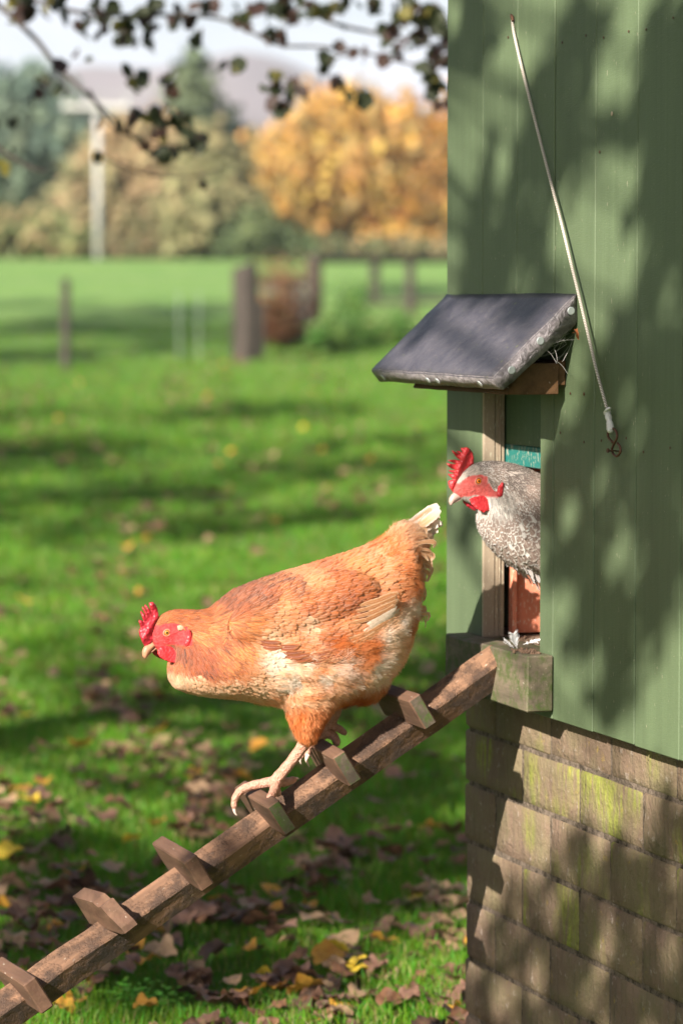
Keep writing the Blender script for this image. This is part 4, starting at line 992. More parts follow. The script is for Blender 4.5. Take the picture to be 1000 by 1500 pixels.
for i in range(150):     # loose plumes under the tail
    x, y = rg.uniform(572, 604), rg.uniform(772, 905); L = rg.uniform(20, 34)
    ex1.append(([(x, y), (x + L * .6, y + rg.uniform(-12, 3)), (x + min(L, 616 - x) , y + rg.uniform(-2, 16))], [rg.uniform(-.022, .026)] * 3, rg.uniform(2.5, 6), (.78, .42, .20), (.86, .68, .50), False, rg.uniform(-.8, .8)))
sk1 = lambda x, y: face1(x, y) or x < 226 or (y > 1086)
bvh1 = plumage('hen', b1, V1, F1, N1, f1, hen, M['f1'], sk1, 75000, 3, ex1)
R_ = lambda pts, ox, oy, k: [(ox + x / k, oy + y / k) for x, y in pts]
comb1 = R_([(262, 275), (253, 205), (240, 178), (215, 158), (190, 165), (192, 188), (203, 222), (165, 176), (158, 192), (178, 236), (148, 192), (140, 203), (166, 262), (135, 222), (128, 238), (150, 300), (117, 290), (113, 305), (130, 345), (118, 372), (124, 410), (140, 455), (165, 490), (205, 465), (225, 430), (218, 370), (235, 320)], 180, 850, 5)
inflate('comb', comb1, T1, .0072, M['comb'], hen, 1.3, edge=9, rim=.12, tilt=lambda x, y: .0012 * math.sin(x * .3 + y * .2))
wat = R_([(238, 500), (262, 480), (310, 474), (365, 476), (390, 492), (398, 535), (390, 580), (365, 600), (325, 594), (285, 578), (250, 555), (235, 530)], 180, 850, 5)
inflate('wattle', wat, T1, .0046, M['comb2'], hen, 1.4, t_off=snap(bvh1, wat, T1, .0046, 1, (248, 956)) + .0015, edge=6, rim=.3, tilt=lambda x, y: -.004 * (y - 945) / 20 )
inflate('wattle', [(x - 3, y - 1) for x, y in wat], T1, .0046, M['comb'], hen, 1.6, t_off=-.006, edge=6, rim=.3, tilt=lambda x, y: .003 * (y - 945) / 20)
ear = R_([(425, 350), (445, 345), (458, 370), (460, 410), (452, 450), (440, 468), (415, 468), (405, 448), (420, 420), (428, 385)], 180, 850, 5)
inflate('ear_lobe', ear, T1, .0050, M['comb2'], hen, 1.2, t_off=snap(bvh1, ear, T1, .005), edge=3.0, rim=.2)
inflate('ear_lobe', ear, T1, .0050, M['comb2'], hen, 1.4, t_off=snap(bvh1, ear, T1, .005, -1), edge=3.0, rim=.2)
tuft = R_([(368, 325), (395, 318), (418, 330), (420, 350), (400, 362), (375, 358)], 180, 850, 5)
inflate('ear_tuft', tuft, T1, .0040, M['lobe'], hen, 1.2, t_off=snap(bvh1, tuft, T1, .004), edge=3, rim=.2)
bk = R_([(188, 470), (215, 455), (250, 478), (225, 500), (200, 530), (180, 560), (166, 576), (154, 572), (143, 555), (141, 525), (150, 495), (165, 480)], 180, 850, 5)
inflate('beak', bk, T1, .0105, M['beak'], hen, 1.2, edge=8, rim=.12)
lb = R_([(255, 482), (262, 490), (235, 512), (205, 535), (185, 552), (182, 545), (205, 520), (235, 495)], 180, 850, 5)
inflate('lower_beak', lb, T1, .0085, M['beak'], hen, 1.2, edge=4, rim=.2)
eyes(bvh1, 180 + 302 / 5, 850 + 378 / 5, T1, .0043, M['eye1'], M['lid'], hen)

def foot(name, chains, claws, t, parent, vox=.0011):
    S = scale_at(t); pp = []
    for ch in chains:
        pts = [onT(x, y, t) - WV * dt_ for x, y, dt_, r in ch]; rs = [c[3] * S for c in ch]
        sp = spline(pts, 4); rr = []
        for i in range(len(rs) - 1):
            for k in range(4): rr.append(rs[i] + (rs[i + 1] - rs[i]) * k / 4)
        rr.append(rs[-1]); rr = [r * 1.14 * (1 + .05 * math.sin(i * 2.1)) for i, r in enumerate(rr)]; pp.append(tube(sp, rr, 10))
        e = pts[-1]; pp.append(tuple(ball(e, rs[-1] * 1.0)))
    o, V_, F_, N_ = remesh(name, pp, vox, M['legskin'], parent, 1)
    for c in claws:
        pts = spline([onT(x, y, t) - WV * dt_ for x, y, dt_, r in c], 3); n = len(pts)
        V, Fc = tube(pts, [c[0][3] * S * (1 - .92 * i / (n - 1)) for i in range(n)], 8); mesh_obj('claw', V, Fc, M['claw'], o, smooth=True)
    return o
def ball(c, r, n=8):
    V, Fc = [], []
    for i in range(n + 1):
        ph = math.pi * i / n
        for k in range(n): a = 2 * math.pi * k / n; V.append(c + Vector((r * math.sin(ph) * math.cos(a), r * math.sin(ph) * math.sin(a), r * math.cos(ph))))
    for i in range(n):
        for k in range(n): Fc.append((i * n + k, i * n + (k + 1) % n, (i + 1) * n + (k + 1) % n, (i + 1) * n + k))
    return V, Fc
foot('leg', [[(446, 1066, .030, 9), (436, 1090, .022, 7.6), (420, 1114, .018, 6.8), (407, 1132, .014, 7.2), (400, 1143, .012, 8.8), (399, 1148, .011, 7)],
             [(401, 1143, .011, 7.5), (386, 1147, .004, 6.2), (368, 1152, -.002, 5.6), (354, 1160, -.006, 5.2), (347, 1172, -.009, 4.6), (346, 1184, -.010, 3.8)],
             [(400, 1146, .014, 7), (392, 1153, .030, 6), (384, 1158, .044, 5.2), (378, 1161, .052, 4.6)],
             [(402, 1145, .010, 7), (396, 1152, .022, 5.5), (398, 1158, .028, 5)],
             [(402, 1144, .008, 7), (414, 1146, .004, 5.6), (424, 1144, .002, 4.8), (430, 1142, .002, 4.2)]],
     [[(346, 1184, -.010, 3.4), (347, 1192, -.010, 2), (350, 1197, -.009, 1)], [(378, 1162, .052, 3.6), (376, 1168, .056, 2), (377, 1174, .058, 1)], [(430, 1142, .002, 3), (434, 1140, .002, 2), (437, 1141, .002, 1)]], T1, hen)
foot('leg', [[(505, 1030, -.030, 8.5), (500, 1050, -.030, 7.2), (492, 1068, -.030, 6.8), (486, 1078, -.030, 7.6)],
             [(488, 1076, -.030, 7), (472, 1082, -.032, 5.8), (460, 1092, -.034, 5.2), (453, 1104, -.030, 4.8), (450, 1112, -.026, 4)],
             [(488, 1077, -.030, 7), (495, 1082, -.016, 5.4), (496, 1090, -.008, 5)],
             [(487, 1078, -.030, 7), (470, 1088, -.02, 5), (456, 1096, -.012, 4.6), (453, 1106, -.008, 4.2)],
             [(490, 1075, -.030, 6.5), (502, 1070, -.030, 5.2), (511, 1075, -.030, 4.4), (515, 1078, -.03, 3.8)]],
     [[(453, 1106, -.006, 4.2), (451, 1115, -.006, 3), (455, 1125, -.006, 1)], [(450, 1112, -.026, 3), (448, 1118, -.026, 2), (450, 1124, -.026, 1)]], T1, hen)

# ---- hen in the pop hole
T2 = .236
hen2 = empty('hen', onT(850, 960, T2), 'speckled grey and white hen peering out of the pop hole under the canopy', 'hen')
body2 = [((662, 716), (665, 727), 4), ((668, 704), (676, 732), 9), ((677, 692), (690, 738), 14), ((689, 681), (702, 744), 18), ((705, 676), (704, 752), 21), ((722, 675), (702, 764), 27),
         ((740, 677), (706, 782), 36), ((758, 681), (717, 799), 46), ((777, 689), (736, 818), 56), ((797, 699), (758, 834), 62), ((830, 715), (797, 850), 70), ((880, 738), (850, 876), 74), ((930, 760), (905, 880), 64), ((965, 790), (950, 865), 34)]
b2, V2, F2, N2 = remesh('body', [ringloft(body2, T2), ellips(800, 790, T2 - .045, 60, 44, .02, -35), ellips(800, 790, T2 + .045, 60, 44, .02, -35)], .0032, M['skin'], hen2, 3)
GW, GB, GD, GC, WT = (.56, .48, .42), (.26, .18, .145), (.11, .08, .07), (.70, .60, .52), (.86, .80, .74)
rows2 = [(684, 688, .9, -.2, 5, 1.8, GW, GC, 0), (700, 679, 1, -.1, 7, 2.2, GD, WT, 0), (720, 677, 1, .05, 12, 2.8, GD, GW, 0), (745, 682, .95, .3, 16, 3.2, GD, GW, 0), (775, 692, .9, .4, 18, 4.5, GB, GC, 0), (790, 702, .9, .4, 20, 5, GD, GC, 0),
  (715, 690, .9, .4, 9, 2.4, GB, WT, 0), (722, 705, .6, .8, 12, 2.8, GB, WT, 0), (735, 700, .75, .65, 15, 3.2, GD, GW, 0), (760, 710, .7, .7, 17, 4, GB, GW, 0), (785, 725, .7, .7, 18, 6, GD, GB, 0),
  (712, 735, .2, 1, 12, 3, WT, GW, 0), (725, 730, .35, .95, 15, 3.2, GW, WT, 0), (745, 735, .5, .85, 17, 4, GB, WT, 0), (770, 745, .55, .85, 18, 6, GB, GW, 0),
  (705, 760, .15, 1, 15, 7.5, GB, WT, 0), (712, 780, .35, .95, 16, 11, GB, WT, 0), (728, 765, .35, .95, 18, 10, GB, WT, 0), (750, 765, .5, .85, 20, 11, GB, WT, 0), (730, 795, .5, .85, 21, 14, GB, WT, 0), (750, 790, .5, .85, 22, 15, GB, GC, 0), (775, 780, .55, .85, 22, 14, GB, GC, 0), (785, 810, .6, .8, 24, 15, GB, GC, 0),
  (745, 815, .65, .75, 20, 10, GB, WT, 0), (765, 832, .7, .75, 20, 11, GB, WT, 0), (785, 845, .75, .65, 20, 9, GB, WT, .1), (850, 800, .8, .5, 24, 12, GB, GC, 0), (850, 860, .8, .5, 22, 9, GB, GW, .3)]
f2 = Field(rows2, T2)
face2 = in_poly([(655, 712), (672, 706), (677, 700), (686, 695), (698, 694), (705, 697), (708, 708), (716, 712), (721, 713), (722, 722), (716, 727), (704, 727), (690, 725), (676, 728), (664, 732), (654, 728)])
paint_body(b2, V2, f2, face2, (.50, .08, .07), None)
ex2 = []
for i in range(46):
    x, y = rg.uniform(742, 790), 0; y = 812 + (x - 742) * .75 + rg.uniform(-6, 4); L = rg.uniform(10, 20)
    ex2.append(([(x, y), (x + L * .35, y + L * .6), (x + L * .55, y + L * 1.05)], [rg.uniform(-.03, .03)] * 3, rg.uniform(2, 5), (.55, .48, .45), (.88, .84, .82), False, rg.uniform(-.6, .6)))
sk2 = lambda x, y: face2(x, y) or x < 676
bvh2 = plumage('hen2', b2, V2, F2, N2, f2, hen2, M['f2'], sk2, 42000, 9, ex2, jitc=.12, mottle=.05)
comb2 = R_([(330, 245), (332, 200), (330, 150), (312, 120), (285, 100), (262, 93), (245, 100), (220, 98), (222, 120), (232, 145), (205, 128), (170, 130), (215, 160), (165, 138), (130, 120), (142, 145), (185, 190), (212, 214), (150, 208), (95, 212), (110, 222), (180, 250), (130, 245), (82, 238), (100, 268), (135, 290), (175, 302), (140, 304), (102, 303), (120, 320), (160, 335), (130, 338), (98, 336), (112, 355), (145, 388), (125, 395), (105, 402), (103, 430), (112, 465), (140, 500), (165, 510), (200, 490), (225, 440), (235, 370), (260, 310), (300, 265)], 640, 640, 6.25)
inflate('comb', comb2, T2, .0068, M['comb2'], hen2, 1.15, edge=8, rim=.12, tilt=lambda x, y: .0015 * math.sin(x * .35 + y * .15))
wt2 = R_([(252, 562), (300, 540), (345, 535), (390, 534), (430, 548), (448, 580), (450, 615), (440, 650), (410, 668), (385, 672), (372, 686), (345, 672), (300, 645), (265, 610)], 640, 640, 6.25)
inflate('wattle', wt2, T2, .0048, M['comb2'], hen2, 1.3, t_off=snap(bvh2, wt2, T2, .0048, 1, (702, 728)) + .001, edge=6, rim=.3, tilt=lambda x, y: -.004 * (y - 735) / 14 )
inflate('wattle', [(x - 2, y - 1) for x, y in wt2], T2, .0048, M['comb'], hen2, 1.5, t_off=-.006, edge=6, rim=.3)
er2 = R_([(480, 440), (500, 425), (515, 400), (528, 410), (530, 450), (528, 500), (520, 530), (495, 540), (470, 530), (470, 490)], 640, 640, 6.25)
inflate('ear_lobe', er2, T2, .0055, M['comb2'], hen2, 1.2, t_off=snap(bvh2, er2, T2, .0055), edge=3, rim=.2); inflate('ear_lobe', er2, T2, .0055, M['comb2'], hen2, 1.4, t_off=snap(bvh2, er2, T2, .0055, -1), edge=3, rim=.2)
bk2 = R_([(165, 500), (210, 510), (270, 535), (230, 560), (180, 585), (150, 605), (128, 630), (117, 622), (106, 592), (112, 560), (130, 530)], 640, 640, 6.25)
inflate('beak', bk2, T2, .0105, M['beak2'], hen2, 1.1, edge=7, rim=.12)
lb2 = R_([(270, 538), (275, 548), (220, 575), (160, 605), (150, 600), (190, 575), (235, 550)], 640, 640, 6.25)
inflate('lower_beak', lb2, T2, .0085, M['beak2'], hen2, 1.1, edge=4, rim=.2)
eyes(bvh2, 640 + 338 / 6.25, 640 + 398 / 6.25, T2, .0046, M['eye2'], M['lid'], hen2)
for s_ in (-.025, .025):
    foot('leg', [[(865, 850, s_, 9), (862, 885, s_, 7), (858, 925, s_, 7.5)], [(858, 925, s_, 7), (838, 930, s_, 5), (824, 932, s_, 4)], [(858, 925, s_, 7), (843, 932, s_ + .02, 5), (832, 935, s_ + .03, 4)], [(858, 925, s_, 7), (843, 928, s_ - .02, 5), (832, 929, s_ - .03, 4)], [(858, 925, s_, 6), (872, 930, s_, 4)]], [], T2, hen2, .0016)

# stray feathers on the sill
def stray(name, px, py, p, L, W, ax, up, label):
    b = onP(px, py, p); V, Fc = [], []; side = ax.cross(up).normalized(); r = random.Random(int(px))
    V0, F0 = tube([b, b + ax * L * .5 + up * .0015, b + ax * L + up * .004], [.0005, .0004, .0002], 4); V += V0; Fc += F0
    for s_ in (-1, 1):
        for i in range(22):
            f = .12 + .86 * i / 22; root = b + ax * L * f + up * .004 * f * f; ln = W * math.sin(min(1, f * 1.5) * math.pi * .62) * r.uniform(.75, 1.15)
            tip = root + side * s_ * ln * .8 + ax * ln * .75 + up * r.uniform(-.001, .004); w = ax * .0006; o0 = len(V)
            V += [root - w, root + w, root.lerp(tip, .6) + w * .9 + up * .0008, root.lerp(tip, .6) - w * .9 + up * .0008, tip]; Fc += [(o0, o0 + 1, o0 + 2, o0 + 3), (o0 + 3, o0 + 2, o0 + 4)]
    tag(mesh_obj(name, V, Fc, M['white'], None, base=b), label, 'feather')
zz = Vector((0, 0, 1))
stray('loose_feather', 757, 950, .016, .024, .010, (zz * .95 + NV * .35 - WV * .1).normalized(), -WV, 'white feather standing upright on the sill at the foot of the door jamb')
stray('loose_feather', 752, 949, .018, .016, .006, (NV * .9 + zz * .45).normalized(), (zz - WV * .6).normalized(), 'small white feather lying flat at the foot of the upright white feather')
stray('loose_feather', 766, 944, .006, .034, .008, (-NV * .7 - WV * .55 + zz * .18).normalized(), (zz - WV * .5).normalized(), 'white feather lying on the sill against the near door edge')
# ------------------------------------------------------------------ trees
def crown(name, blobs, size, n, cols, mat, parent, seed, flat=.75, shell=.25, holes=2.6):
    """many small leaf clumps through a crown; blobs: (centre, rx, ry, rz)"""
    r = np.random.default_rng(seed); vol = np.array([b[1] * b[2] * b[3] for b in blobs]) ** .8; m0 = int(n * 2.6); pick = r.choice(len(blobs), m0, p=vol / vol.sum())
    d = r.normal(size=(m0, 3)); d /= np.linalg.norm(d, axis=1)[:, None]; rad = r.uniform(shell, 1.12, m0) ** .55
    C = np.array([tuple(b[0]) for b in blobs])[pick]; Rr = np.array([b[1:4] for b in blobs])[pick]; P0 = C + d * rad[:, None] * Rr
    sc_ = 0 if not holes else holes / float(np.median(Rr)); keep = np.array([noise.noise(Vector(q) * sc_) + .35 * noise.noise(Vector(q) * sc_ * 2.7) > -.06 for q in P0]) if holes else np.ones(m0, bool)
    P0 = P0 + (r.normal(size=P0.shape) * .27 + .0) * Rr * (1 if holes else 0)
    P0, d, pick = P0[keep][:n], d[keep][:n], pick[keep][:n]; n = len(P0); tone = np.array([noise.noise(Vector(q) * (sc_ or .5) * .8 + Vector((9, 0, 0))) for q in P0])[:, None]
    nn = d + r.normal(size=(n, 3)) * .7; nn /= np.linalg.norm(nn, axis=1)[:, None]
    a = np.cross(nn, r.normal(size=(n, 3))); a /= np.linalg.norm(a, axis=1)[:, None]; b = np.cross(nn, a)
    s = (size * r.uniform(.55, 1.3, n))[:, None]
    V = np.stack([P0 + a * s, P0 + b * s * flat, P0 - a * s, P0 - b * s * flat], 1) + r.normal(size=(n, 4, 3)) * size * .22
    cc = np.array(cols)[r.integers(0, len(cols), n)] * r.uniform(.75, 1.25, (n, 1))
    cb = np.array(cols)[r.integers(0, len(cols), len(blobs))][pick]; cc = (cc * .6 + cb * .4) * (1 + .5 * tone)
    ca = np.repeat(np.concatenate([np.clip(cc, 0, 1), np.ones((n, 1))], 1), 4, 0); q = np.arange(n * 4).reshape(n, 4)
    return np_mesh(name, V.reshape(-1, 3), q, mat, parent, smooth=False, attrs={'Col': ('FLOAT_COLOR', ca)}, base=WM[parent.name].to_translation(), kind='stuff')
m = MT('tree foliage', .7, .15); at = m.attr('Col'); m.col(at.outputs['Color']); m.translucent(at.outputs['Color'], .3); M['foliage'] = m.m
def far_tree(name, label, bpx, d, blobs, cols, seed, size=.28, n=5000, trunk_r=.25, deep=1.0):
    b = atdepth(bpx[0], bpx[1], d); b.z = ghf(b.x, b.y) - .1; S = d / F
    t = empty(name, b, label, 'tree', 'trees beyond the field' if d > 90 else None)
    bl = []; rg = random.Random(seed)
    for x, y, r in blobs:
        c = atdepth(x, y, d + rg.uniform(-.6, .6) * r * S * 1.2); bl.append((c, r * S, r * S * 1.15 * deep, r * S * .95))
    top = max((q[0] for q in bl), key=lambda q: q.z); mid = sum((q[0] for q in bl), Vector()) / len(bl)
    pr = [tube(spline([b, b.lerp(Vector((b.x, b.y, mid.z)), .5) + Vector((.2, 0, 0)), Vector((mid.x * .3 + b.x * .7, b.y, mid.z)), top], 4), [trunk_r * (1 - .9 * i / 12) for i in range(13)], 8)]
    for q in bl[:12]:
        s0 = Vector((b.x, b.y, b.z + (mid.z - b.z) * rg.uniform(.35, .8))); pr.append(tube([s0, s0.lerp(q[0], .6) + Vector((0, 0, -.2)), q[0]], [trunk_r * .4, trunk_r * .25, trunk_r * .1], 6))
    v, f = join(pr); mesh_obj('trunk', v, f, M['bark'], t, smooth=True)
    crown('crown', bl, size, n, cols, M['foliage'], t, seed); return t
ORG = [(.68, .36, .07), (.60, .27, .08), (.74, .50, .10), (.46, .34, .12), (.62, .33, .12), (.36, .27, .11)]
far_tree('maple_tree', 'broad orange and yellow autumn tree behind the shed corner', (548, 378), 122,
         [(370, 340, 28), (395, 352, 30), (470, 340, 34), (580, 345, 34), (660, 350, 40), (655, 290, 60), (520, 240, 70), (500, 195, 60), (430, 255, 60), (560, 225, 70), (480, 285, 70), (600, 275, 75), (640, 225, 60), (515, 165, 40), (400, 300, 45), (440, 325, 48), (620, 330, 50), (700, 290, 85), (540, 320, 45), (590, 190, 45), (465, 185, 40), (405, 225, 35), (680, 230, 55), (730, 340, 50)], ORG, 1, .22, 20000, .35)
far_tree('conifer_tree', 'tall dark green conifer rising behind the brown bushes', (285, 372), 138,
         [(282, 90, 16), (284, 115, 26), (280, 145, 34), (290, 175, 40), (278, 210, 46), (288, 250, 54), (280, 295, 60), (285, 335, 62)], [(.085, .12, .06), (.12, .16, .085), (.16, .19, .10)], 2, .3, 5000, .35)
far_tree('broadleaf_tree', 'grey green tree filling the left edge behind the pale pole', (20, 372), 132,
         [(50, 120, 28), (20, 150, 40), (120, 210, 40), (20, 190, 55), (70, 160, 40), (0, 270, 80), (70, 235, 55), (60, 300, 55), (-60, 220, 90), (-120, 300, 90), (30, 340, 40), (100, 190, 40)], [(.17, .22, .14), (.13, .18, .12), (.22, .25, .17), (.13, .20, .17)], 3, .3, 8000, .4)
far_tree('spruce_tree', 'blue green tree showing between the conifer and the orange tree', (352, 372), 142,
         [(350, 215, 28), (352, 255, 34), (348, 300, 40), (356, 340, 40), (375, 290, 30)], [(.12, .19, .15), (.09, .14, .10), (.16, .22, .18)], 4, .3, 3500, .3)
far_tree('brown_bush', 'tall tan bush turning brown behind the pale pole', (190, 374), 116, [(205, 190, 26), (250, 205, 30), (240, 250, 40), (195, 225, 42), (150, 270, 48), (220, 280, 52), (110, 320, 42), (180, 330, 50), (245, 335, 44), (165, 205, 25)],
         [(.38, .28, .16), (.30, .26, .13), (.25, .25, .12), (.45, .30, .17)], 5, .24, 7000, .2)
far_tree('brown_bush', 'olive brown bush right of the tan bush in front of the conifer', (310, 374), 112, [(300, 215, 26), (330, 255, 34), (300, 250, 40), (330, 300, 44), (290, 320, 44), (335, 345, 34), (262, 300, 30)],
         [(.27, .25, .12), (.35, .28, .15), (.20, .22, .10)], 6, .24, 5000, .2)
far_tree('brown_bush', 'low rusty bush at the left edge of the field', (70, 376), 110, [(60, 345, 34), (100, 352, 28), (20, 350, 34), (-30, 345, 40)], [(.42, .28, .16), (.28, .28, .12), (.18, .24, .10)], 7, .22, 3500, .15)
far_tree('dark_bush', 'dark green bush at the foot of the orange tree', (400, 376), 110, [(375, 345, 30), (410, 355, 26), (350, 352, 26), (440, 362, 18)], [(.10, .14, .06), (.14, .17, .07)], 8, .2, 2500, .15)
far_tree('distant_tree', 'mid green tree beyond the field to the right, behind the shed', (900, 372), 135, [(880, 260, 80), (960, 220, 90), (1040, 280, 90), (840, 320, 60)], [(.14, .18, .09), (.2, .2, .1)], 9, .32, 4000, .4)
far_tree('distant_tree', 'rounded yellow green tree beyond the field, outside the left edge', (-260, 372), 130, [(-260, 240, 90), (-330, 280, 90), (-200, 290, 70)], [(.24, .26, .1), (.3, .25, .12)], 10, .32, 4000, .4)

far_tree('field_hedge', 'low mixed hedge along the far edge of the field under the trees', (480, 377), 113, [(x, 362 + (x * 7 % 5), 15) for x in range(-420, 1300, 18)], [(.16, .18, .08), (.24, .20, .10), (.12, .15, .07), (.30, .22, .12)], 12, .16, 9000, .05)
# pale power pole with its crossarm
pd = 104.0; pb = atdepth(144, 382, pd); pb.z = ghf(pb.x, pd) - .2; pt = atdepth(145, 150, pd)
pole = empty('power_pole', pb, 'pale T shaped pole standing at the far edge of the field', 'pole')
v, f = tube([pb, Vector((pb.x, pb.y, pt.z))], [.12, .10], 12); mesh_obj('shaft', v, f, M['pale_pole'], pole, smooth=True)
a_, b_ = atdepth(92, 156, pd), atdepth(190, 156, pd); c = (a_ + b_) / 2; c.y -= .22
me = bevel_box((b_ - a_).length, .14, .17, .01); me.materials.append(M['pale_pole']); o = put(bpy.data.objects.new('crossarm', me), Matrix.Translation(c), pole)
for px in (96, 186):
    q = atdepth(px, 150, pd); v, f = tube([q + Vector((0, -.22, 0)), q + Vector((0, -.22, .22))], [.05, .07], 8); mesh_obj('insulator', v, f, M['wire'], pole)
    e = q + Vector((26, 60, 2)); v, f = tube([q + Vector((0, -.22, .2)), q.lerp(e, .5) + Vector((0, 0, -.9)), e], .012, 4); mesh_obj('power_line', v, f, M['wire'], pole)

# ------------------------------------------------------------------ fences
def post(name, label, px, ybase, ytop, wpx, group=None, cat='fence post', mat='post', lean=0):
    g = G(px, ybase); d = g.y; S = d / F; h = (ybase - ytop) * S; w = wpx * S * .5; r = random.Random(int(px))
    pts = [g + Vector((0, 0, -.2)), g + Vector((w * .1, 0, h * .4)), g + Vector((lean * S + w * .1, 0, h * .97)), g + Vector((lean * S, 0, h))]
    v, f = tube(pts, [w * 1.05, w, w * .95, w * .8], 9); v = [q + noise.noise_vector(q * 3) * w * .12 for q in v]
    return tag(mesh_obj(name, v, f, M[mat], base=g, smooth=False), label, cat, group), g, h
post('fence_post', 'thin weathered post standing alone at left in the wire fence', 96, 541, 408, 14)
_, g2, h2 = post('fence_post', 'thick dark strainer post left of the netting gate', 357, 528, 388, 40)
_, gb, _ = post('fence_brace', 'pale shorter stake against the right side of the thick strainer post', 380, 522, 445, 14)
_, g4, h4 = post('fence_post', 'tall grey post at the right end of the netting gate', 459, 480, 371, 24)
post('fence_post', 'grey narrow post under the rail, second from the shed', 548, 445, 376, 16)
post('fence_post', 'dark post under the rail closest to the shed', 600, 462, 375, 15)
def railz(name, label, a, b, r, cat='rail', parent=None, mat='post'):
    v, f = tube([a, a.lerp(b, .5) + Vector((0, 0, -.01)), b], r, 6); o = mesh_obj(name, v, f, M[mat], parent)
    return o if parent else tag(o, label, cat)
g5 = G(548, 446); g6 = G(600, 462)
railz('fence_rail', 'dark top rail joining the posts behind the weeds', atdepth(459, 380, g4.y), atdepth(720, 379, g6.y), .05)
railz('fence_rail', 'low pale rail behind the weeds right of the netting', atdepth(500, 442, g5.y), atdepth(660, 440, g5.y), .05)
gate = empty('netting_gate', G(415, 512), 'low gate of brown rails and wire netting beside the thick post', 'gate')
gd = G(415, 505).y
railz('gate_rail', '', atdepth(376, 414, gd), atdepth(452, 410, gd), .045, parent=gate); railz('gate_rail', '', atdepth(376, 508, gd), atdepth(452, 490, gd), .03, parent=gate)
pw = []
for i in range(-9, 17):
    for s_ in (1, -1):
        x0 = 378 + i * 7; 
        a_, b_ = (x0, 416), (x0 + s_ * 60, 506)
        pts = []
        for k_ in range(13):
            x = a_[0] + (b_[0] - a_[0]) * k_ / 12; y = a_[1] + (b_[1] - a_[1]) * k_ / 12
            if 376 <= x <= 452: pts.append(atdepth(x, y, gd))
        if len(pts) > 1: pw.append(tube([pts[0], pts[-1]], .004, 3, False))
v, f = join(pw); o = mesh_obj('netting', v, f, M['wire'], gate); o['kind'] = 'stuff'
nf = empty('wire_fence', G(225, 530), 'fine wire stock fence crossing the field left of the thick post', 'fence')
ga, gz = G(-200, 560), G(357, 528); pw = []
for k_ in range(6):
    z_ = .15 + k_ * .16; pts = [ga.lerp(gz, i / 8) for i in range(9)]; pw.append(tube([Vector((q.x, q.y, ghf(q.x, q.y) + z_)) for q in pts], .003, 4, False))
v, f = join(pw); mesh_obj('wire', v, f, M['wire'], nf)
for px in (262, 291):
    q = G(px, 526); v, f = tube([q, q + Vector((0, 0, .75))], .004, 5); mesh_obj('stake', v, f, M['wire'], nf)

# dead bracken behind the netting and the weeds beside it
def clump(name, label, cat, zones, n, size, cols, seed, tall=.5, broad=.35, kind=None):
    r = random.Random(seed); V, Fc, C = [], [], []
    for _ in range(n):
        z = r.choice(zones); g = G(r.gauss(z[0], z[2] * .5), r.gauss(z[1], z[3] * .5))
        if g is None or g.y > 60: continue
        h = tall * r.uniform(.4, 1.1) * z[4]; az = r.uniform(0, 6.28); top = g + Vector((math.cos(az) * h * .2, math.sin(az) * h * .2, h)); c0 = r.choice(cols)
        for k_ in range(7):
            f = .2 + .8 * k_ / 6; b = g.lerp(top, f); a2 = k_ * 2.4 + az; d = Vector((math.cos(a2), math.sin(a2), r.uniform(-.2, .6))).normalized(); L = size * r.uniform(.6, 1.3) * (1.2 - .5 * f); s_ = d.cross(Vector((0, 0, 1))).normalized() * L * broad
            o0 = len(V); V += [b, b + d * L * .5 + s_, b + d * L + Vector((0, 0, -L * .2)), b + d * L * .5 - s_]; Fc.append((o0, o0 + 1, o0 + 2, o0 + 3)); C += [tuple(x * r.uniform(.8, 1.2) for x in c0) + (1,)] * 4
    o = mesh_obj(name, V, Fc, M['foliage']); at_ = o.data.attributes.new('Col', 'FLOAT_COLOR', 'POINT'); at_.data.foreach_set('color', np.array(C, np.float32).ravel()); return tag(o, label, cat, kind=kind)
clump('bracken', 'rust brown dead bracken behind the netting gate', 'bracken', [(405, 508, 30, 5, 1), (430, 500, 26, 5, 1.05)], 460, .13, [(.34, .17, .09), (.42, .24, .13), (.20, .10, .06)], 1, 1.0, .3, 'stuff')
clump('weeds', 'bright leafy weeds growing between the gate and the shed', 'weeds', [(500, 512, 40, 8, 1.0), (540, 505, 45, 8, .9), (470, 515, 20, 6, .7), (590, 500, 40, 8, .8), (500, 490, 15, 5, 1.5), (520, 480, 15, 5, 1.4)], 240, .16, [(.10, .24, .04), (.20, .36, .08), (.32, .42, .14), (.06, .15, .03)], 2, .5, .4, 'stuff')
clump('weeds', 'small fresh green weed leaves low at the bottom left below the ladder', 'weeds', [(230, 1490, 60, 16, 1), (190, 1470, 30, 10, .8), (120, 1440, 30, 10, .8)], 60, .018, [(.12, .35, .03), (.18, .45, .05)], 3, .045, .35, 'stuff')

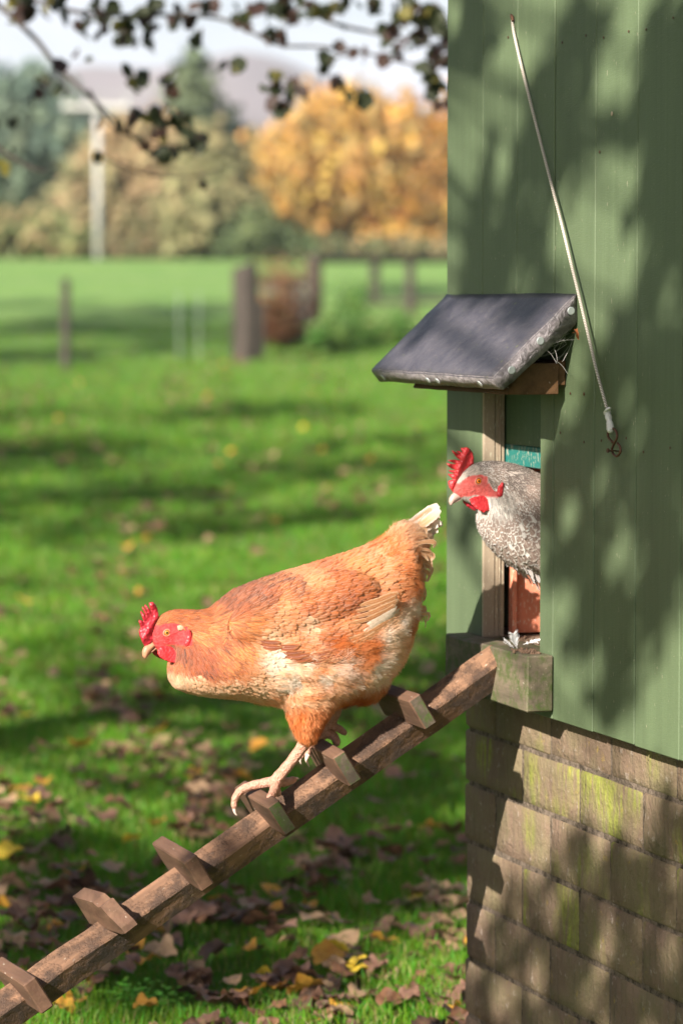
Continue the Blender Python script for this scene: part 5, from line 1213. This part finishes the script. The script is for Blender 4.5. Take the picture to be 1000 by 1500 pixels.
# ------------------------------------------------------------------ the overhanging tree
TB = Vector((-3.4, 4.6, 0))
ot = empty('overhanging_tree', TB, 'tree with shade-darkened autumn leaves whose low branches hang into the top of the picture', 'tree')
trunk_pts = [TB, TB + Vector((.05, .1, 1.2)), TB + Vector((0, .1, 2.4)), TB + Vector((-.1, 0, 3.6)), TB + Vector((-.3, -.4, 5))]
v, f = tube(spline(trunk_pts, 4), [.24 - .16 * i / 16 for i in range(17)], 12); mesh_obj('trunk', v, f, M['bark'], ot, smooth=True)
BD = 8.6
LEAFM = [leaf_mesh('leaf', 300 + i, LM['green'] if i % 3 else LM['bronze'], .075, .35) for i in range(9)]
LEAFM += [leaf_mesh('leaf', 340 + i, leafm('olive leaf', (.10, .10, .02), (.20, .16, .03), (.06, .03, .02), .35), .07, .35) for i in range(2)]
def twig(pts, r0, r1, leaves=0, seed=0, dd=0.0, spread=14):
    w = [atdepth(x, y, BD + dd + (p[2] if len(p) > 2 else 0)) for p in pts for x, y in [(p[0], p[1])]]
    s = spline(w, 4); n = len(s); v, f = tube(s, [r0 + (r1 - r0) * i / (n - 1) for i in range(n)], 6); mesh_obj('branch', v, f, M['bark'], ot, smooth=True)
    r = random.Random(seed)
    for _ in range(leaves):
        q = s[r.randrange(n)] + Vector((r.gauss(0, spread), r.gauss(0, 20), r.gauss(0, spread) - 5)) * BD / F
        leaf_at(q, r)
nleaf = 0
def leaf_at(q, r, s=None):
    global nleaf; nleaf += 1
    o = bpy.data.objects.new('leaf', LEAFM[r.choices(range(11), [3] * 9 + [1.2] * 2)[0]]); R = Matrix.Rotation(r.uniform(0, 6.28), 4, 'Z') @ Matrix.Rotation(1.2 + r.uniform(-.6, .6), 4, 'X') @ Matrix.Rotation(r.uniform(-1, 1), 4, 'Y') @ Matrix.Rotation(r.uniform(0, 6.28), 4, 'Z')
    put(o, Matrix.Translation(q) @ R @ Matrix.Scale(s or r.uniform(.32, .66), 4), ot)
twig([(-900, -420, -2.5), (-400, -200, -1), (-60, -30), (40, 45), (80, 92), (125, 135), (175, 182), (212, 215)], .011, .003, 0, 1)
twig([(-100, -40), (60, 2), (120, 18), (200, 22), (290, 22), (345, 34), (405, 64), (470, 68), (540, 78), (620, 96), (700, 92)], .007, .003, 14, 2)
twig([(-100, 190), (-20, 205), (10, 225), (50, 247), (70, 250)], .008, .003, 0, 3)
twig([(130, 130), (160, 180), (210, 206), (270, 215), (330, 262), (350, 270)][:4], .004, .002, 2, 4)
twig([(140, 220), (200, 252), (280, 258), (340, 240)], .003, .0015, 2, 5)
twig([(300, -60), (420, -10), (480, 30), (560, 50), (650, 70), (760, 110)], .008, .003, 6, 6, .3)
twig([(520, 76), (490, 85), (470, 100), (472, 118)], .003, .0015, 1, 7)
rl = random.Random(11)
cl = [(35, 20, 3), (28, 8, 2), (95, 100, 1), (60, 118, 2), (95, 128, 2), (128, 78, 1), (125, 50, 2), (160, 20, 2), (185, 38, 4), (200, 60, 3), (215, 36, 2), (235, 12, 3), (265, 22, 3), (300, 10, 2), (280, 55, 2), (205, 122, 2), (235, 190, 4), (245, 230, 4), (222, 215, 2), (230, 170, 3), (290, 205, 4), (262, 180, 2), (190, 178, 2), (205, 165, 1), (275, 182, 2), (250, 122, 2),
      (350, 22, 3), (395, 50, 3), (425, 20, 5), (400, 5, 3), (445, 8, 3), (345, 98, 2), (405, 118, 3), (430, 132, 3), (416, 160, 2), (470, 18, 3), (500, 128, 2), (515, 140, 2), (522, 132, 1), (478, 96, 1), (498, 10, 2), (565, 45, 2), (590, 25, 4), (602, 10, 4), (620, 40, 4), (585, 72, 3), (632, 22, 4), (645, 45, 4), (650, 90, 4), (640, 125, 4), (628, 110, 3), (655, 60, 4), (600, 55, 2), (550, 5, 2), (140, 8, 2), (80, 5, 2), (10, 235, 1), (5, 175, 1), (450, 150, 1), (660, 150, 2), (690, 60, 5), (720, 110, 4), (680, 120, 4)]
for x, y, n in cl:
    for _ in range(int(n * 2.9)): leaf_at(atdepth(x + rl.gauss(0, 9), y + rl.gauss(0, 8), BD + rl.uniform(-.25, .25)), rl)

# leaves higher up, out of the picture, that shade the wall, the ladder and the grass
def inframe(q, mg=25):
    x, y, k_ = proj(q); return k_ > .1 and -mg < x < 1000 + mg and -mg < y < 1500 + mg
def on_hen(q):
    k_ = (q - O - WV * T1).dot(WV) / -LIGHT.dot(WV); x, y, _ = proj(q + LIGHT * k_); return 150 < x < 690 and 680 < y < 1230
shade_pts = []; limbs = []
def shade(target, dist, rx, ry, n, size, ux=None, uy=None, seed=0):
    """a spray of leaves around target + TOSUN*dist"""
    c = target + TOSUN * dist; r = random.Random(seed); k_ = 0; ux = ux or TOSUN.orthogonal().normalized(); uy = uy or TOSUN.cross(ux)
    for _ in range(int(n * 2.0)):
        a, b = r.gauss(0, .5), r.gauss(0, .5); q = c + ux * a * rx + uy * b * ry + TOSUN * r.gauss(0, .18)
        if not inframe(q) and not on_hen(q): shade_pts.append((q, size * r.uniform(.6, 1.2))); k_ += 1
    if k_: limbs.append(c)
def wallshade(px, py, dist, wpx, hpx, n, ang=62, size=.045, seed=0):
    """wpx, hpx: width and length on the wall in photo pixels, slanting like the boughs' shadows"""
    t = onP(px, py, 0); a = math.radians(ang); S = 4.2 / F
    al = onP(px + 50 * math.cos(a), py - 50 * math.sin(a), 0) - t; al = al.normalized()
    ac = onP(px + 50 * math.sin(a), py + 50 * math.cos(a), 0) - t; lac = ac.length / 50; lal = (onP(px + 50 * math.cos(a), py - 50 * math.sin(a), 0) - t).length / 50
    pr = lambda v: v - TOSUN * v.dot(TOSUN)
    c = t + TOSUN * dist; r = random.Random(seed); k_ = 0; acn = ac.normalized()
    for _ in range(int(n * 2.2)):
        q = c + al * r.uniform(-.55, .55) * hpx * lal + acn * r.gauss(0, .42) * wpx * lac + TOSUN * r.gauss(0, .25)
        if not inframe(q) and not on_hen(q): shade_pts.append((q, size * r.uniform(.6, 1.2))); k_ += 1
    if k_: limbs.append(c)
WS = [(975, 180, 60, 300, 90, 80), (980, 760, 50, 260, 60, 72), (950, 560, 40, 160, 30, 62), (840, 60, 40, 120, 20, 70), (1000, 480, 40, 300, 60, 80), (745, 300, 30, 180, 20, 75), (770, 320, 60, 260, 60, 62), (815, 150, 45, 260, 40, 70), (735, 390, 50, 120, 22, 55), (960, 90, 90, 240, 60, 65), (985, 330, 45, 420, 80, 80), (925, 470, 40, 220, 40, 62), (865, 640, 40, 260, 40, 62), (985, 620, 50, 300, 60, 75),
      (690, 765, 22, 50, 7, 60), (915, 700, 50, 200, 34, 62), (850, 800, 40, 140, 22, 65), (940, 920, 90, 260, 80, 65), (870, 905, 45, 130, 22, 60), (700, 330, 22, 260, 16, 80), (690, 60, 50, 90, 16, 60), (640, 480, 60, 40, 14, 20), (775, 470, 40, 60, 10, 50),
      (770, 1480, 160, 200, 80, 50), (850, 1300, 60, 160, 26, 55), (960, 1250, 70, 180, 40, 60), (900, 1420, 120, 90, 40, 30), (700, 1400, 60, 220, 36, 80), (800, 1250, 30, 90, 9, 60), (1000, 1420, 80, 160, 40, 60)]
for i, (x, y, w, h, n, a_) in enumerate(WS):
    if x > 900 and y < 1000: w, n = w * .62, int(n * .55)
    wallshade(x, y, 4.4 + (i % 4) * .35, w, h, n, a_, .042, i)
def gshade(px, py, rx, ry, n, size, z=3.6, seed=0):
    g = G(px, py)
    if g is None: return
    a = G(px + rx, py) or g; b = G(px, py - ry) or g
    shade(g, (z + .15 * (seed % 5)) / TOSUN.z, max(.15, (a - g).length), max(.2, (b - g).length), n, size, (a - g).normalized() if (a - g).length > 0 else None, (b - g).normalized(), 50 + seed)
GS = [(200, 1330, 140, 60, 110), (110, 1250, 120, 40, 60), (420, 1180, 120, 60, 70), (600, 1120, 80, 40, 50), (300, 1440, 160, 30, 60), (180, 1020, 120, 30, 50), (480, 900, 160, 16, 40), (660, 1260, 60, 60, 50), (520, 1190, 160, 70, 150), (560, 1320, 130, 50, 110), (330, 1310, 130, 70, 130), (90, 1400, 110, 50, 60), (60, 1090, 90, 40, 60), (130, 970, 120, 45, 90), (560, 1060, 90, 25, 40), (200, 1150, 80, 20, 24), (400, 1120, 100, 20, 30), (650, 940, 50, 40, 40), (340, 1070, 110, 16, 40), (60, 1300, 80, 30, 30), (640, 1180, 60, 60, 50), (30, 860, 60, 14, 22), (450, 1420, 140, 14, 26), (250, 1480, 120, 12, 20)]
for i, (x, y, rx, ry, n) in enumerate(GS): gshade(x, y, rx, ry, n, .055, 3.4, i)
V, Fc = [], []
r = random.Random(4)
for q, s in shade_pts:
    Rm = Matrix.Rotation(r.uniform(0, 6.28), 3, 'Z') @ Matrix.Rotation(r.uniform(-.9, .9), 3, 'X') @ Matrix.Rotation(r.uniform(-.9, .9), 3, 'Y'); me = LEAFM[r.randrange(9)]; o0 = len(V); k_ = s / .06
    V += [q + Rm @ (v.co * k_) for v in me.vertices]; Fc += [tuple(i + o0 for i in p.vertices) for p in me.polygons]
if V: o = mesh_obj('foliage', V, Fc, LM['green'], ot); o['kind'] = 'stuff'
r = random.Random(8); lv = []
for c in limbs:
    s0 = trunk_pts[3] + Vector((0, 0, r.uniform(-.8, .6))); mid = s0.lerp(c, .5) + Vector((0, 0, .5)); sp = spline([s0, mid, c], 8)
    if any(inframe(q, 5) or on_hen(q) for q in sp): continue
    lv.append(tube(sp, [.035 - .030 * i / (len(sp) - 1) for i in range(len(sp))], 5))
v, f = join(lv); o = mesh_obj('upper_branches', v, f, M['bark'], ot, smooth=True); o['kind'] = 'stuff'

# two more trees beside the field, outside the picture on the left, that throw the bands of shade across it
def side_tree(name, label, base, targets, z, size, seed):
    t = empty(name, base, label, 'tree'); bl = []; r_ = random.Random(seed)
    for px, py, rx, ry in targets:
        g = G(px, py)
        if g is None: continue
        a = G(px + rx, py); b = G(px, py - ry) or g; zz_ = z + r_.uniform(-.1, .1) * z
        bl.append((g + TOSUN * ((zz_ - g.z) / TOSUN.z), max(.4, (a - g).length), max(.5, (b - g).length * 1.5), max(.3, .12 * z)))
    b = Vector(base); pr = [tube([b, b + Vector((0, 0, z * .55)), b + Vector((.2, .2, z))], [.035 * z, .028 * z, .012 * z], 9)]
    for q in bl: pr.append(tube([b + Vector((0, 0, z * .5)), b.lerp(q[0], .5) + Vector((0, 0, z * .15)), q[0]], [.012 * z, .008 * z, .003 * z], 6))
    v, f = join(pr); mesh_obj('trunk', v, f, M['bark'], t, smooth=True); n = int(sum(q[1] * q[2] for q in bl) * 3.0 / (size * size * 2) * 1.7)
    crown('crown', bl, size, n, [(.12, .10, .04), (.08, .11, .04), (.16, .10, .04)], M['foliage'], t, seed, .8, .0, 0)
side_tree('field_tree', 'tree standing left of the picture beside the hen run', (-9.5, 17, 0), [(90, 665, 140, 22), (370, 606, 150, 12), (500, 690, 150, 18), (160, 730, 110, 14), (560, 650, 60, 8), (330, 770, 100, 8), (20, 610, 60, 8), (480, 760, 80, 10)], 6.5, .10, 21)
side_tree('field_tree', 'large tree standing left of the picture beyond the wire fence', (-27, 38, .6), [(120, 478, 180, 14), (260, 455, 140, 10), (60, 520, 120, 8), (330, 490, 80, 12), (600, 425, 120, 9), (30, 445, 60, 4), (240, 515, 60, 5)], 12, .22, 22)

def sky_block_tree(name, label, x, y, r_, z, seed, n=3800):  # unseen trees added to block sky light and deepen the shade
    b = Vector((x, y, -.05)); t = empty(name, b, label, 'tree'); rg_ = random.Random(seed); bl = []
    for _ in range(9): bl.append((Vector((x + rg_.uniform(-.6, .6) * r_, y + rg_.uniform(-.6, .6) * r_, z + rg_.uniform(-.55, .6) * r_)), r_ * .55, r_ * .55, r_ * .5))
    pr = [tube([b, b + Vector((0, 0, z * .5)), b + Vector((.1, .2, z))], [.2, .15, .07], 9)] + [tube([b + Vector((0, 0, z * .5)), q[0]], [.08, .03], 6) for q in bl]
    v, f = join(pr); mesh_obj('trunk', v, f, M['bark'], t, smooth=True)
    crown('crown', bl, .17, n, [(.07, .08, .03), (.05, .07, .025), (.12, .07, .03)], M['foliage'], t, seed, .8, .0, 0)
for i, (x, y) in enumerate(((-13, 1.5), (-12.5, 6), (-13.5, 10.5))): sky_block_tree('sky_block_tree', ('added sky blocking tree left of the picture level with the camera', 'added sky blocking tree left of the picture level with the ladder', 'added sky blocking tree left of the picture nearest the field')[i], x, y, 3.6, 5.0, 60 + i)
sky_block_tree('sky_block_tree', 'added sky blocking tree behind and to the right of the camera', 5.5, -8, 4, 5.5, 70); sky_block_tree('sky_block_tree', 'added sky blocking tree standing right of the chicken house', 9, 4, 4, 5, 71)
# ------------------------------------------------------------------ haze between here and the hills
m = bpy.data.materials.new('haze'); m.use_nodes = True; m.node_tree.nodes.clear()
vo = m.node_tree.nodes.new('ShaderNodeOutputMaterial'); vp = m.node_tree.nodes.new('ShaderNodeVolumePrincipled')
vp.inputs['Color'].default_value = (.86, .90, 1, 1); vp.inputs['Density'].default_value = .0003; m.node_tree.links.new(vp.outputs[0], vo.inputs['Volume'])
X0, X1, Y0, Y1, Z0, Z1 = -1500, 1500, -60, 2300, -10, 135
o = mesh_obj('haze', [(x, y, z) for x in (X0, X1) for y in (Y0, Y1) for z in (Z0, Z1)], [(0, 1, 3, 2), (4, 6, 7, 5), (0, 4, 5, 1), (2, 3, 7, 6), (0, 2, 6, 4), (1, 5, 7, 3)], m, mw=Matrix.Identity(4)); o['kind'] = 'stuff'
